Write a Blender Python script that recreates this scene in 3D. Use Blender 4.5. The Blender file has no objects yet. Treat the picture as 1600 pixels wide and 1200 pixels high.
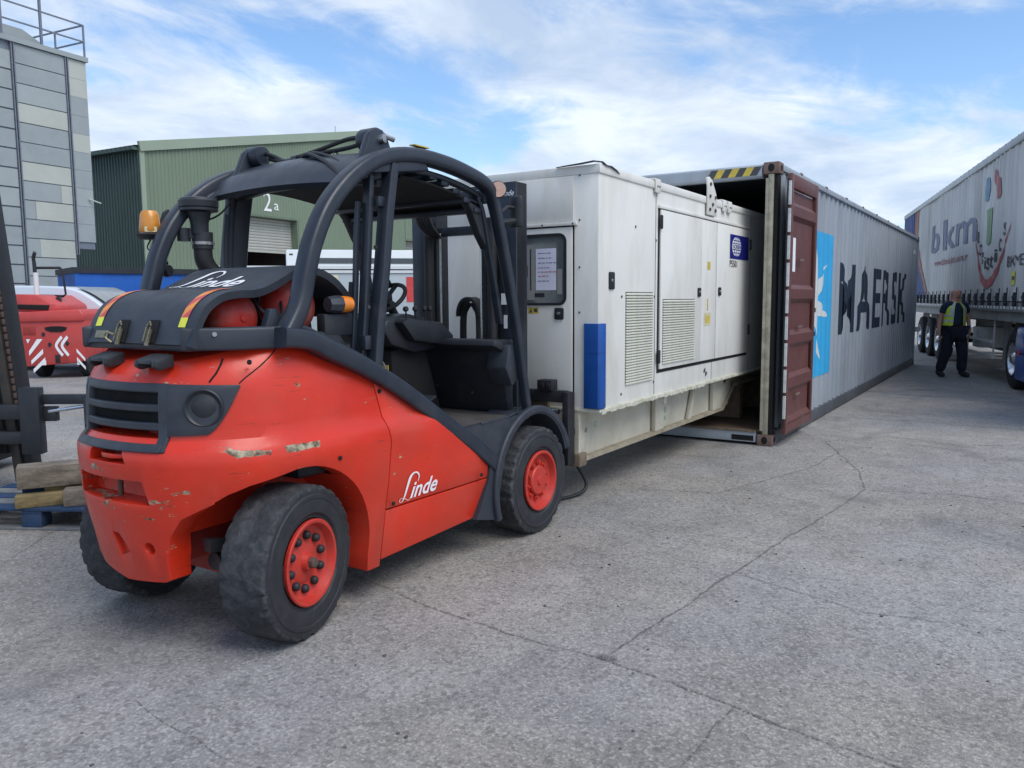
import bpy, bmesh, math, random
from mathutils import Vector, Matrix, Euler
from math import sin, cos, pi, radians as R, sqrt, atan2
random.seed(7)
S = bpy.context.scene
COL = S.collection
# ------------------------------------------------------------------ camera
cam_d = bpy.data.cameras.new('camera'); cam = bpy.data.objects.new('camera', cam_d); COL.objects.link(cam)
S.camera = cam
F_PX, PITCH, ROLL, CH, HEAD = 1251.54, 0.104166, -0.006786, 1.529, 0.571366
fw = Vector((cos(HEAD)*cos(PITCH), sin(HEAD)*cos(PITCH), -sin(PITCH)))
rt = Vector((sin(HEAD), -cos(HEAD), 0)); up = rt.cross(fw)
r2 = rt*cos(ROLL)+up*sin(ROLL); u2 = -rt*sin(ROLL)+up*cos(ROLL)
m = Matrix((r2, u2, -fw)).transposed().to_4x4(); m.translation = (0, 0, CH); cam.matrix_world = m
cam_d.sensor_width = 36; cam_d.lens = F_PX/1600*36; cam_d.clip_end = 3000; cam_d.clip_start = .05
# ------------------------------------------------------------------ world
SUN_EL, SUN_AZ = R(54), R(-100)          # azimuth measured from +X towards +Y
W = bpy.data.worlds.new('World'); S.world = W; W.use_nodes = True
nt = W.node_tree; nt.nodes.clear()
def N(tree, t, **k):
    n = tree.nodes.new(t)
    for a, b in k.items():
        if a.startswith('i_'):
            key = a[2:]; n.inputs[int(key) if key.isdigit() else key.replace('_', ' ')].default_value = b
        else: setattr(n, a, b)
    return n
out = N(nt, 'ShaderNodeOutputWorld'); bg = N(nt, 'ShaderNodeBackground'); nt.links.new(bg.outputs[0], out.inputs[0])
sky = N(nt, 'ShaderNodeTexSky', sky_type='NISHITA', sun_disc=False, sun_elevation=SUN_EL, sun_rotation=pi/2-SUN_AZ, air_density=1.0, dust_density=.6, ozone_density=1.6)
bg.inputs['Strength'].default_value = .105
tc = N(nt, 'ShaderNodeTexCoord'); sep = N(nt, 'ShaderNodeSeparateXYZ'); nt.links.new(tc.outputs['Generated'], sep.inputs[0])
def mth(tree, op, a, b=None, c=None, clamp=False):
    n = tree.nodes.new('ShaderNodeMath'); n.operation = op; n.use_clamp = clamp
    for i, v in enumerate((a, b, c)):
        if v is None: continue
        if isinstance(v, (int, float)): n.inputs[i].default_value = v
        else: tree.links.new(v, n.inputs[i])
    return n.outputs[0]
zc = mth(nt, 'ADD', mth(nt, 'MAXIMUM', sep.outputs[2], 0.0), .12)
cx = mth(nt, 'DIVIDE', sep.outputs[0], zc); cy = mth(nt, 'DIVIDE', sep.outputs[1], zc)
comb = N(nt, 'ShaderNodeCombineXYZ'); nt.links.new(cx, comb.inputs[0]); nt.links.new(cy, comb.inputs[1])
mp = N(nt, 'ShaderNodeMapping'); mp.inputs['Rotation'].default_value = (0, 0, R(28)); mp.inputs['Location'].default_value = (3.1, 1.7, 0); mp.inputs['Scale'].default_value = (.75, 1.0, 1)
nt.links.new(comb.outputs[0], mp.inputs[0])
n1 = N(nt, 'ShaderNodeTexNoise', i_Scale=.62, i_Detail=9.0, i_Roughness=.56, i_Distortion=.5); nt.links.new(mp.outputs[0], n1.inputs['Vector'])
n2 = N(nt, 'ShaderNodeTexNoise', i_Scale=2.6, i_Detail=8.0, i_Roughness=.62, i_Distortion=.8); nt.links.new(mp.outputs[0], n2.inputs['Vector'])
dens = mth(nt, 'ADD', mth(nt, 'MULTIPLY', n1.outputs[0], .78), mth(nt, 'MULTIPLY', n2.outputs[0], .3))
rmp = N(nt, 'ShaderNodeValToRGB'); rmp.color_ramp.elements[0].position = .45; rmp.color_ramp.elements[1].position = .575
rmp.color_ramp.interpolation = 'EASE'; nt.links.new(dens, rmp.inputs[0])
cover = mth(nt, 'MULTIPLY', rmp.outputs[0], .93)
n3 = N(nt, 'ShaderNodeTexNoise', i_Scale=1.7, i_Detail=7.0, i_Roughness=.6, i_Distortion=.4); nt.links.new(mp.outputs[0], n3.inputs['Vector'])
ccol = N(nt, 'ShaderNodeValToRGB'); ccol.color_ramp.elements[0].position = .36; ccol.color_ramp.elements[1].position = .66
ccol.color_ramp.elements[0].color = (3.0, 3.75, 4.95, 1); ccol.color_ramp.elements[1].color = (5.6, 6.0, 6.5, 1)
nt.links.new(n3.outputs[0], ccol.inputs[0])
mx = N(nt, 'ShaderNodeMix', data_type='RGBA'); nt.links.new(cover, mx.inputs[0]); tint = N(nt, 'ShaderNodeMix', data_type='RGBA', blend_type='MULTIPLY'); tint.inputs[0].default_value = 1; nt.links.new(sky.outputs[0], tint.inputs[6]); tint.inputs[7].default_value = (.82, 1.0, 1.16, 1); nt.links.new(tint.outputs[2], mx.inputs[6]); nt.links.new(ccol.outputs[0], mx.inputs[7])
# low whitish band towards the horizon (thin distant cloud)
hz = mth(nt, 'MULTIPLY', mth(nt, 'POWER', mth(nt, 'SUBTRACT', 1.0, mth(nt, 'MAXIMUM', sep.outputs[2], 0.0), clamp=True), 7.0), .42)
mx2 = N(nt, 'ShaderNodeMix', data_type='RGBA'); nt.links.new(hz, mx2.inputs[0]); nt.links.new(mx.outputs[2], mx2.inputs[6]); mx2.inputs[7].default_value = (5.4, 6.1, 6.9, 1)
nt.links.new(mx2.outputs[2], bg.inputs[0])
# ------------------------------------------------------------------ sun
sd = bpy.data.lights.new('sun', 'SUN'); sd.energy = 1.5; sd.angle = R(40); sd.color = (1, .955, .88)
sun = bpy.data.objects.new('sun', sd); COL.objects.link(sun)
sv = Vector((cos(SUN_EL)*cos(SUN_AZ), cos(SUN_EL)*sin(SUN_AZ), sin(SUN_EL)))
sun.rotation_euler = (-sv).to_track_quat('-Z', 'Y').to_euler()
S.view_settings.view_transform = 'Standard'; S.view_settings.look = 'None'; S.view_settings.exposure = .74; S.view_settings.gamma = 1
S.view_settings.use_curve_mapping = False
S.render.engine = 'CYCLES'
# ------------------------------------------------------------------ materials
def mat(name, col, rough=.6, metal=0., var=.12, vs=6., bump=0., bs=60., dirt=None, dirt_amt=.35, dirt_s=3., coat=0., emit=None, spec=None, streak=None, trans=0.):
    """base colour + tonal noise + optional dirt blotches / vertical streaks + fine bump"""
    M = bpy.data.materials.new(name); M.use_nodes = True; t = M.node_tree; b = t.nodes['Principled BSDF']
    tcn = N(t, 'ShaderNodeTexCoord')
    nz = N(t, 'ShaderNodeTexNoise', i_Scale=vs, i_Detail=6.0, i_Roughness=.6); t.links.new(tcn.outputs['Object'], nz.inputs['Vector'])
    r = N(t, 'ShaderNodeValToRGB'); c = Vector(col[:3])
    r.color_ramp.elements[0].position = .3; r.color_ramp.elements[1].position = .7
    r.color_ramp.elements[0].color = (*(c*(1-var)), 1); r.color_ramp.elements[1].color = (*[min(1, x) for x in c*(1+var)], 1)
    t.links.new(nz.outputs[0], r.inputs[0]); last = r.outputs[0]
    if dirt is not None:
        nd = N(t, 'ShaderNodeTexNoise', i_Scale=dirt_s, i_Detail=9.0, i_Roughness=.68, i_Distortion=.6)
        if streak:
            mpn = N(t, 'ShaderNodeMapping'); mpn.inputs['Scale'].default_value = streak; t.links.new(tcn.outputs['Object'], mpn.inputs[0]); t.links.new(mpn.outputs[0], nd.inputs['Vector'])
        else: t.links.new(tcn.outputs['Object'], nd.inputs['Vector'])
        rd = N(t, 'ShaderNodeValToRGB'); rd.color_ramp.elements[0].position = .46; rd.color_ramp.elements[1].position = .74
        t.links.new(nd.outputs[0], rd.inputs[0])
        mm = N(t, 'ShaderNodeMix', data_type='RGBA'); t.links.new(mth(t, 'MULTIPLY', rd.outputs[0], dirt_amt), mm.inputs[0])
        t.links.new(last, mm.inputs[6]); mm.inputs[7].default_value = (*dirt, 1); last = mm.outputs[2]
    t.links.new(last, b.inputs['Base Color'])
    nr = N(t, 'ShaderNodeTexNoise', i_Scale=vs*2.3, i_Detail=5.0); t.links.new(tcn.outputs['Object'], nr.inputs['Vector'])
    t.links.new(mth(t, 'ADD', mth(t, 'MULTIPLY', nr.outputs[0], .24), rough-.12, clamp=True), b.inputs['Roughness'])
    b.inputs['Metallic'].default_value = metal
    if spec is not None: b.inputs['Specular IOR Level'].default_value = spec
    if coat: b.inputs['Coat Weight'].default_value = coat; b.inputs['Coat Roughness'].default_value = .12
    if trans: b.inputs['Transmission Weight'].default_value = trans
    if bump:
        nb = N(t, 'ShaderNodeTexNoise', i_Scale=bs, i_Detail=6.0); t.links.new(tcn.outputs['Object'], nb.inputs['Vector'])
        bp = N(t, 'ShaderNodeBump', i_Strength=bump, i_Distance=.01); t.links.new(nb.outputs[0], bp.inputs['Height']); t.links.new(bp.outputs[0], b.inputs['Normal'])
    if emit: b.inputs['Emission Color'].default_value = (*emit[:3], 1); b.inputs['Emission Strength'].default_value = emit[3]
    M['x'] = 0
    return M
def red_paint():
    M = mat('worn_red_paint', (.60, .027, .0075), .38, 0, .10, 3.5, .03, 40, (.34, .075, .05), .45, 1.5, coat=.12)
    t = M.node_tree; b = t.nodes['Principled BSDF']; last = b.inputs['Base Color'].links[0].from_socket
    tcn = N(t, 'ShaderNodeTexCoord'); sp = N(t, 'ShaderNodeSeparateXYZ'); t.links.new(tcn.outputs['Object'], sp.inputs[0])
    def band(sock, lo, hi, f):
        a = N(t, 'ShaderNodeMapRange', interpolation_type='SMOOTHSTEP'); a.inputs[1].default_value = lo-f; a.inputs[2].default_value = lo+f; t.links.new(sock, a.inputs[0])
        c = N(t, 'ShaderNodeMapRange', interpolation_type='SMOOTHSTEP'); c.inputs[1].default_value = hi+f; c.inputs[2].default_value = hi-f; t.links.new(sock, c.inputs[0])
        return mth(t, 'MULTIPLY', a.outputs[0], c.outputs[0])
    X, Y, Z = sp.outputs
    mpn = N(t, 'ShaderNodeMapping'); mpn.inputs['Scale'].default_value = (5, 5, 16); t.links.new(tcn.outputs['Object'], mpn.inputs[0])
    nz = N(t, 'ShaderNodeTexNoise', i_Scale=1.3, i_Detail=10.0, i_Roughness=.72); t.links.new(mpn.outputs[0], nz.inputs['Vector'])
    cr0 = N(t, 'ShaderNodeTexNoise', i_Scale=4.2, i_Detail=2.0); t.links.new(tcn.outputs['Object'], cr0.inputs['Vector'])
    # scrape marks along the bumper line of the counterweight
    bx = mth(t, 'MULTIPLY', band(Z, .872, .905, .012), band(X, .09, .62, .05))
    th = mth(t, 'SUBTRACT', .648, mth(t, 'MULTIPLY', mth(t, 'MULTIPLY', bx, mth(t, 'GREATER_THAN', cr0.outputs[0], .47)), .24))
    bx2 = mth(t, 'MULTIPLY', band(Z, .62, .83, .03), band(X, -.1, .10, .03))
    th = mth(t, 'SUBTRACT', th, mth(t, 'MULTIPLY', bx2, .075))
    ms = mth(t, 'GREATER_THAN', nz.outputs[0], th)
    cr = N(t, 'ShaderNodeTexNoise', i_Scale=38., i_Detail=5.0); t.links.new(tcn.outputs['Object'], cr.inputs['Vector'])
    rc = N(t, 'ShaderNodeValToRGB'); rc.color_ramp.elements[0].position = .38; rc.color_ramp.elements[1].position = .66
    rc.color_ramp.elements[0].color = (.07, .042, .018, 1); rc.color_ramp.elements[1].color = (.44, .39, .26, 1); t.links.new(cr.outputs[0], rc.inputs[0])
    mm = N(t, 'ShaderNodeMix', data_type='RGBA'); t.links.new(ms, mm.inputs[0]); t.links.new(last, mm.inputs[6]); t.links.new(rc.outputs[0], mm.inputs[7])
    # fine black scratches
    mps = N(t, 'ShaderNodeMapping'); mps.inputs['Scale'].default_value = (3, 3, 60); mps.inputs['Rotation'].default_value = (0, R(4), 0); t.links.new(tcn.outputs['Object'], mps.inputs[0])
    ns = N(t, 'ShaderNodeTexNoise', i_Scale=1.6, i_Detail=4.0, i_Roughness=.8); t.links.new(mps.outputs[0], ns.inputs['Vector'])
    sc = mth(t, 'MULTIPLY', mth(t, 'GREATER_THAN', ns.outputs[0], .655), .7)
    m3 = N(t, 'ShaderNodeMix', data_type='RGBA'); t.links.new(sc, m3.inputs[0]); t.links.new(mm.outputs[2], m3.inputs[6]); m3.inputs[7].default_value = (.06, .02, .015, 1)
    t.links.new(m3.outputs[2], b.inputs['Base Color'])
    # shallow dents and orange peel, chips sit a little lower than the paint
    nl = N(t, 'ShaderNodeTexNoise', i_Scale=5., i_Detail=3.0); t.links.new(tcn.outputs['Object'], nl.inputs['Vector'])
    hgt = mth(t, 'SUBTRACT', nl.outputs[0], mth(t, 'MULTIPLY', ms, .25))
    b2 = N(t, 'ShaderNodeBump', i_Strength=.35, i_Distance=.012); t.links.new(hgt, b2.inputs['Height']); b1 = b.inputs['Normal'].links[0].from_node; t.links.new(b2.outputs[0], b1.inputs['Normal'])
    return M
M = {}
M['red'] = red_paint()
M['redrim'] = mat('red_rim_paint', (.50, .030, .018), .5, 0, .14, 14, .05, 60, (.12, .07, .05), .5, 16)
M['reddull'] = mat('dull_red_paint', (.33, .03, .022), .6, 0, .2, 8, .05, 60, (.07, .03, .03), .5, 9)
M['redbottle'] = mat('scuffed_red_bottle_paint', (.40, .025, .018), .5, 0, .15, 10, .05, 50, (.30, .24, .20), .55, 7)
M['plastic'] = mat('charcoal_plastic', (.024, .030, .042), .50, 0, .12, 7, .06, 220, (.07, .07, .074), .4, 6)
M['plasticd'] = mat('dark_charcoal_plastic', (.014, .017, .023), .5, 0, .15, 7, .05, 160, (.05, .05, .052), .4, 6)
M['steelp'] = mat('grey_black_painted_steel', (.016, .022, .034), .38, 0, .12, 5, .04, 90, (.055, .058, .066), .4, 5)
M['black'] = mat('black_rubbery', (.012, .013, .016), .6, 0, .2, 10, .05, 120)
M['void'] = mat('dark_interior', (.006, .006, .007), .9)
M['tyre'] = mat('worn_tyre_rubber', (.026, .028, .032), .8, 0, .35, 22, 1.0, 30, (.10, .10, .105), .6, 14)
M['tyreside'] = mat('tyre_sidewall_rubber', (.017, .019, .023), .62, 0, .25, 9, .25, 50, (.045, .045, .047), .5, 7)
M['tyred'] = mat('truck_tyre_rubber', (.016, .017, .019), .85, 0, .2, 12, .3, 40)
M['metal'] = mat('bare_steel', (.42, .42, .42), .38, 1., .2, 20, .05, 60, (.15, .11, .08), .4, 12)
M['rustmetal'] = mat('rusty_steel', (.10, .065, .05), .8, .2, .35, 30, .2, 80)
M['zinc'] = mat('brass_zinc_latch', (.32, .28, .18), .42, .9, .25, 40, .1, 90)
M['white'] = mat('white_print', (.80, .80, .82), .5, 0, .04)
M['gensetw'] = mat('aged_white_paint', (.70, .69, .65), .5, 0, .05, 1.6, .02, 60, (.36, .33, .25), .34, 1.6, streak=(2.2, 2.2, .45))
M['gensete'] = M['gensetw']
M['skidw'] = mat('dirty_cream_paint', (.52, .49, .40), .6, 0, .08, 3, .05, 60, (.26, .22, .15), .5, 2.6)
M['moss'] = mat('mossy_edge', (.50, .49, .41), .85, 0, .2, 18, .3, 80, (.20, .21, .09), .8, 6)
M['bluep'] = mat('blue_rubber_guard', (.006, .075, .33), .45, 0, .12, 6, .03, 60, (.02, .05, .13), .4, 5)
M['bluesign'] = mat('navy_blue_sign', (.012, .016, .20), .4, 0, .08)
M['yellow'] = mat('yellow_sticker', (.62, .46, .06), .5, 0, .15, 20, 0, 60, (.2, .17, .08), .5, 30)
M['cream'] = mat('cream_sticker', (.6, .56, .36), .5)
M['fgreen'] = mat('green_pen', (.02, .28, .16), .6)
M['grill'] = mat('perforated_grey', (.55, .55, .47), .6, 0, .1, 12)
M['gluss'] = mat('dark_window_glass', (.10, .11, .115), .12, 0, .25, 5, spec=.8)
M['panelbits'] = mat('control_panel_grey', (.26, .26, .25), .6, 0, .1)
M['paper'] = mat('white_paper', (.66, .66, .78), .8)
M['ink'] = mat('faded_ink', (.16, .14, .32), .8)
M['redink'] = mat('faded_red_ink', (.5, .12, .2), .8)
M['contgrey'] = mat('container_grey_paint', (.31, .345, .385), .55, 0, .07, 1.2, .03, 30, (.13, .135, .14), .4, 1.4, streak=(1.5, 1.5, .3))
M['continside'] = mat('container_inside_paint', (.10, .12, .145), .7, 0, .2, 3, .03, 30, (.05, .045, .04), .5, 2)
M['contred'] = mat('oxide_red_door_paint', (.125, .048, .042), .5, 0, .14, 3, .04, 40, (.07, .028, .024), .5, 3)
M['contcream'] = mat('dirty_gasket_cream', (.36, .34, .26), .7, 0, .25, 9, .1, 60, (.13, .10, .06), .6, 8)
M['floorwood'] = mat('plywood_floor', (.13, .085, .055), .75, 0, .3, 4, .1, 60)
M['rustcast'] = mat('rust_stained_casting', (.16, .10, .085), .75, .1, .3, 12, .25, 60, (.24, .22, .2), .5, 10)
M['gasketw'] = mat('white_gasket', (.55, .56, .55), .6, 0, .2, 20)
M['starblue'] = mat('sky_blue_print', (.035, .36, .66), .55, 0, .08, 2)
M['navyprint'] = mat('navy_print', (.008, .020, .040), .6, 0, .15, 2)
M['starwhite'] = mat('star_white_print', (.56, .60, .60), .55, 0, .08, 2)
M['orange'] = mat('amber_lens', (.72, .20, .012), .25, 0, .12, 20, coat=.4)
M['amberdull'] = mat('amber_beacon_lens', (.60, .24, .03), .3, 0, .15, 20, coat=.3)
M['redtape'] = mat('red_reflective_tape', (.55, .07, .07), .4)
M['ortape'] = mat('orange_reflective_tape', (.75, .27, .04), .4)
M['yeltape'] = mat('yellow_reflective_tape', (.72, .72, .05), .4)
M['curtain'] = mat('grimy_trailer_curtain', (.64, .635, .62), .6, 0, .08, .8, .02, 20, (.22, .21, .20), .62, .55, streak=(1.6, 1.6, .32))
M['curtblue'] = mat('faded_blue_print', (.045, .09, .26), .6, 0, .2, 2, 0, 60, (.2, .2, .2), .4, 2)
M['curtred'] = mat('faded_red_print', (.42, .09, .09), .6, 0, .2, 2, 0, 60, (.3, .3, .3), .4, 2)
M['curtorange'] = mat('faded_orange_print', (.42, .19, .14), .6, 0, .2, 2)
M['printblue'] = mat('faded_indigo_print', (.20, .22, .31), .6, 0, .25, 3, 0, 60, (.33, .33, .33), .55, 3)
M['printcyan'] = mat('faded_light_blue_print', (.16, .30, .42), .6, 0, .2, 3)
M['printpink'] = mat('faded_pink_print', (.42, .17, .18), .6, 0, .2, 3)
M['printgreen'] = mat('faded_green_print', (.22, .34, .19), .6, 0, .2, 3)
M['printdark'] = mat('faded_black_print', (.06, .06, .065), .6)
M['chassis'] = mat('trailer_chassis_grey', (.28, .29, .30), .55, .1, .15, 3, .02, 30, (.09, .08, .075), .55, 2)
M['alloy'] = mat('polished_alloy', (.62, .63, .65), .25, 1., .1, 12)
M['truckblue'] = mat('truck_blue_paint', (.008, .085, .40), .35, 0, .08, 2, coat=.4)
M['glass'] = mat('vehicle_glass', (.03, .037, .045), .08, 0, .1, 3, spec=.9)
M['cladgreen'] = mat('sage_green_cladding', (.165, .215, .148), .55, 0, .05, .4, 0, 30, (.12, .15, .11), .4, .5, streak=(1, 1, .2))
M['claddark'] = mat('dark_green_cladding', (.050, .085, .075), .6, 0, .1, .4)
M['cladtrim'] = mat('pale_green_trim', (.27, .33, .25), .55, 0, .05, .5)
M['shutter'] = mat('pale_roller_shutter', (.42, .42, .38), .5, .1, .08, 1, 0, 30, (.25, .24, .2), .35, 1)
M['panel_a'] = mat('galvanised_panel_grey', (.30, .335, .34), .5, .0, .06, .8, .02, 20, (.19, .21, .23), .4, 1)
M['panel_b'] = mat('galvanised_panel_pale', (.33, .365, .365), .5, .0, .06, .8, .02, 20, (.25, .27, .28), .4, 1)
M['panel_c'] = mat('cream_panel', (.43, .45, .405), .5, .0, .08, .8, .02, 20, (.36, .36, .30), .4, 1)
M['rail'] = mat('galvanised_rail', (.19, .21, .25), .5, .4, .15)
M['cabblue'] = mat('blue_container_paint', (.008, .10, .42), .5, 0, .1, 1)
M['cabgrey'] = mat('pale_blue_grey_cabin', (.38, .43, .46), .55, 0, .05, 1)
M['cabwhite'] = mat('white_cabin_roof', (.66, .68, .68), .5, 0, .05, 1)
M['pkred'] = mat('red_cabin_sign', (.60, .06, .055), .5)
M['vanwhite'] = mat('white_van_paint', (.60, .65, .72), .35, 0, .04, 1, coat=.4)
M['machred'] = mat('machine_red_paint', (.50, .055, .05), .45, 0, .1, 2, .02, 30, (.35, .1, .09), .4, 3)
M['wood'] = mat('weathered_timber', (.20, .165, .13), .85, 0, .35, 5, .9, 26, (.055, .042, .032), .9, 5, streak=(1, 5, 5))
M['woody'] = mat('yellowish_timber', (.22, .165, .075), .85, 0, .3, 5, .9, 26, (.07, .05, .03), .9, 6, streak=(1, 5, 5))
M['palblue'] = mat('worn_blue_pallet_paint', (.010, .038, .10), .75, 0, .25, 8, .3, 50, (.05, .05, .06), .5, 6)
M['palwood'] = mat('grey_pallet_board', (.16, .16, .16), .85, 0, .25, 8, .3, 50, (.03, .055, .10), .5, 4)
M['skin'] = mat('skin', (.50, .25, .18), .5, 0, .1, 20)
M['navycloth'] = mat('navy_cloth', (.010, .020, .052), .85, 0, .2, 14, .2, 60)
M['darkcloth'] = mat('dark_work_trousers', (.009, .012, .024), .88, 0, .2, 14, .2, 60)
M['hivis'] = mat('hi_vis_yellow_cloth', (.60, .78, .07), .7, 0, .12, 14)
M['silvtape'] = mat('silver_reflective_tape', (.50, .56, .50), .5, 0, .1, 14)
M['boot'] = mat('black_boot', (.018, .019, .019), .7)
M['flange'] = mat('stained_skid_flange', (.33, .29, .21), .7, 0, .2, 8, .1, 40, (.13, .09, .06), .6, 5)
M['brown'] = mat('brown_steel_edge', (.16, .12, .085), .75, 0, .3, 14, .1, 40)
M['hose'] = mat('black_hose', (.014, .015, .018), .55, 0, .2, 20)
M['reel'] = mat('matt_black_hose_guide', (.016, .019, .022), .6)
M['leaf'] = mat('dark_foliage', (.04, .06, .03), .8, 0, .4, 4)

def ground_mat():
    G = bpy.data.materials.new('aged_brushed_concrete_asphalt'); G.use_nodes = True; t = G.node_tree; b = t.nodes['Principled BSDF']
    tcn = N(t, 'ShaderNodeTexCoord'); P = tcn.outputs['Object']
    big = N(t, 'ShaderNodeTexNoise', i_Scale=.35, i_Detail=8.0, i_Roughness=.6, i_Distortion=.4); t.links.new(P, big.inputs['Vector'])
    mid = N(t, 'ShaderNodeTexNoise', i_Scale=3.1, i_Detail=8.0, i_Roughness=.7); t.links.new(P, mid.inputs['Vector'])
    fine = N(t, 'ShaderNodeTexNoise', i_Scale=62., i_Detail=4.0, i_Roughness=.75); t.links.new(P, fine.inputs['Vector'])
    ag = N(t, 'ShaderNodeTexVoronoi', i_Scale=95.0, i_Randomness=1.0); t.links.new(P, ag.inputs['Vector'])
    ag2 = N(t, 'ShaderNodeTexVoronoi', i_Scale=48.0, i_Randomness=1.0); t.links.new(P, ag2.inputs['Vector'])
    r = N(t, 'ShaderNodeValToRGB'); e = r.color_ramp.elements
    e[0].position = .30; e[0].color = (.218, .208, .197, 1); e[1].position = .70; e[1].color = (.322, .308, .291, 1); t.links.new(big.outputs[0], r.inputs[0])
    def mixc(fac, a, colr, blend='MIX'):
        x = N(t, 'ShaderNodeMix', data_type='RGBA', blend_type=blend)
        if isinstance(fac, float): x.inputs[0].default_value = fac
        else: t.links.new(fac, x.inputs[0])
        t.links.new(a, x.inputs[6])
        if isinstance(colr, tuple): x.inputs[7].default_value = colr
        else: t.links.new(colr, x.inputs[7])
        return x.outputs[2]
    def ramp(s, p0, c0, p1, c1):
        x = N(t, 'ShaderNodeValToRGB'); x.color_ramp.elements[0].position = p0; x.color_ramp.elements[1].position = p1
        x.color_ramp.elements[0].color = (*c0, 1) if isinstance(c0, tuple) else (c0, c0, c0, 1); x.color_ramp.elements[1].color = (*c1, 1) if isinstance(c1, tuple) else (c1, c1, c1, 1)
        t.links.new(s, x.inputs[0]); return x.outputs[0]
    c = mixc(.8, r.outputs[0], ramp(mid.outputs[0], .3, .72, .7, 1.22), 'MULTIPLY')
    c = mixc(.85, c, ramp(fine.outputs[0], .30, .58, .70, 1.36), 'MULTIPLY')
    # single aggregate stones, some pale some dark
    stone = ramp(ag.outputs['Color'], .68, 0., .76, 1.)
    c = mixc(mth(t, 'MULTIPLY', stone, .34), c, (.56, .53, .48, 1))
    dk = ramp(ag2.outputs['Color'], .70, 0., .76, 1.)
    c = mixc(mth(t, 'MULTIPLY', dk, .34), c, (.07, .066, .064, 1))
    hue = N(t, 'ShaderNodeTexNoise', i_Scale=.55, i_Detail=4.0); t.links.new(P, hue.inputs['Vector'])
    c = mixc(.45, c, ramp(hue.outputs[0], .36, (.93, .98, 1.07), .62, (1.06, 1.0, .92)), 'MULTIPLY')
    # oil / damp stains
    st = N(t, 'ShaderNodeTexNoise', i_Scale=.9, i_Detail=6.0, i_Roughness=.55, i_Distortion=1.2); t.links.new(P, st.inputs['Vector'])
    c = mixc(mth(t, 'MULTIPLY', ramp(st.outputs[0], .56, 0., .72, 1.), .42), c, (.075, .076, .082, 1))
    # hairline cracks
    wv = N(t, 'ShaderNodeTexNoise', i_Scale=1.3, i_Detail=6.0, i_Roughness=.6); t.links.new(P, wv.inputs['Vector'])
    va = N(t, 'ShaderNodeMix', data_type='VECTOR'); va.inputs[0].default_value = .28; t.links.new(P, va.inputs[4]); t.links.new(wv.outputs['Color'], va.inputs[5])
    vc = N(t, 'ShaderNodeTexVoronoi', feature='DISTANCE_TO_EDGE', i_Scale=.42); t.links.new(va.outputs[1], vc.inputs['Vector'])
    line = ramp(vc.outputs['Distance'], .0, 1., .0045, 0.)
    brk = ramp(mid.outputs[0], .46, 0., .56, 1.)
    c = mixc(mth(t, 'MULTIPLY', mth(t, 'MULTIPLY', line, brk), .30), c, (.05, .05, .052, 1))
    t.links.new(c, b.inputs['Base Color'])
    rr = N(t, 'ShaderNodeMapRange'); rr.inputs[3].default_value = .62; rr.inputs[4].default_value = .88; t.links.new(fine.outputs[0], rr.inputs[0]); t.links.new(rr.outputs[0], b.inputs['Roughness'])
    b.inputs['Specular IOR Level'].default_value = .35
    hh = mth(t, 'ADD', mth(t, 'MULTIPLY', fine.outputs[0], 1.0), mth(t, 'MULTIPLY', ag.outputs['Distance'], .7))
    bp = N(t, 'ShaderNodeBump', i_Strength=.55, i_Distance=.006); t.links.new(hh, bp.inputs['Height']); t.links.new(bp.outputs[0], b.inputs['Normal'])
    return G
M['ground'] = ground_mat()
M['joint'] = mat('dark_joint_filler', (.10, .097, .094), .9, 0, .4, 12, .3, 60, (.12, .12, .12), .6, 9)
def gritty(m_, thr):
    t = m_.node_tree; b = t.nodes['Principled BSDF']; tcn = N(t, 'ShaderNodeTexCoord'); nz = N(t, 'ShaderNodeTexNoise', i_Scale=130., i_Detail=3.0, i_Roughness=.7); t.links.new(tcn.outputs['Object'], nz.inputs['Vector'])
    b.inputs['Alpha'].default_value = 1; t.links.new(mth(t, 'GREATER_THAN', nz.outputs[0], thr), b.inputs['Alpha']); return m_
M['jointg'] = gritty(mat('crumbled_joint_grit', (.135, .131, .126), .9, 0, .3, 12), .505)

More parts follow.
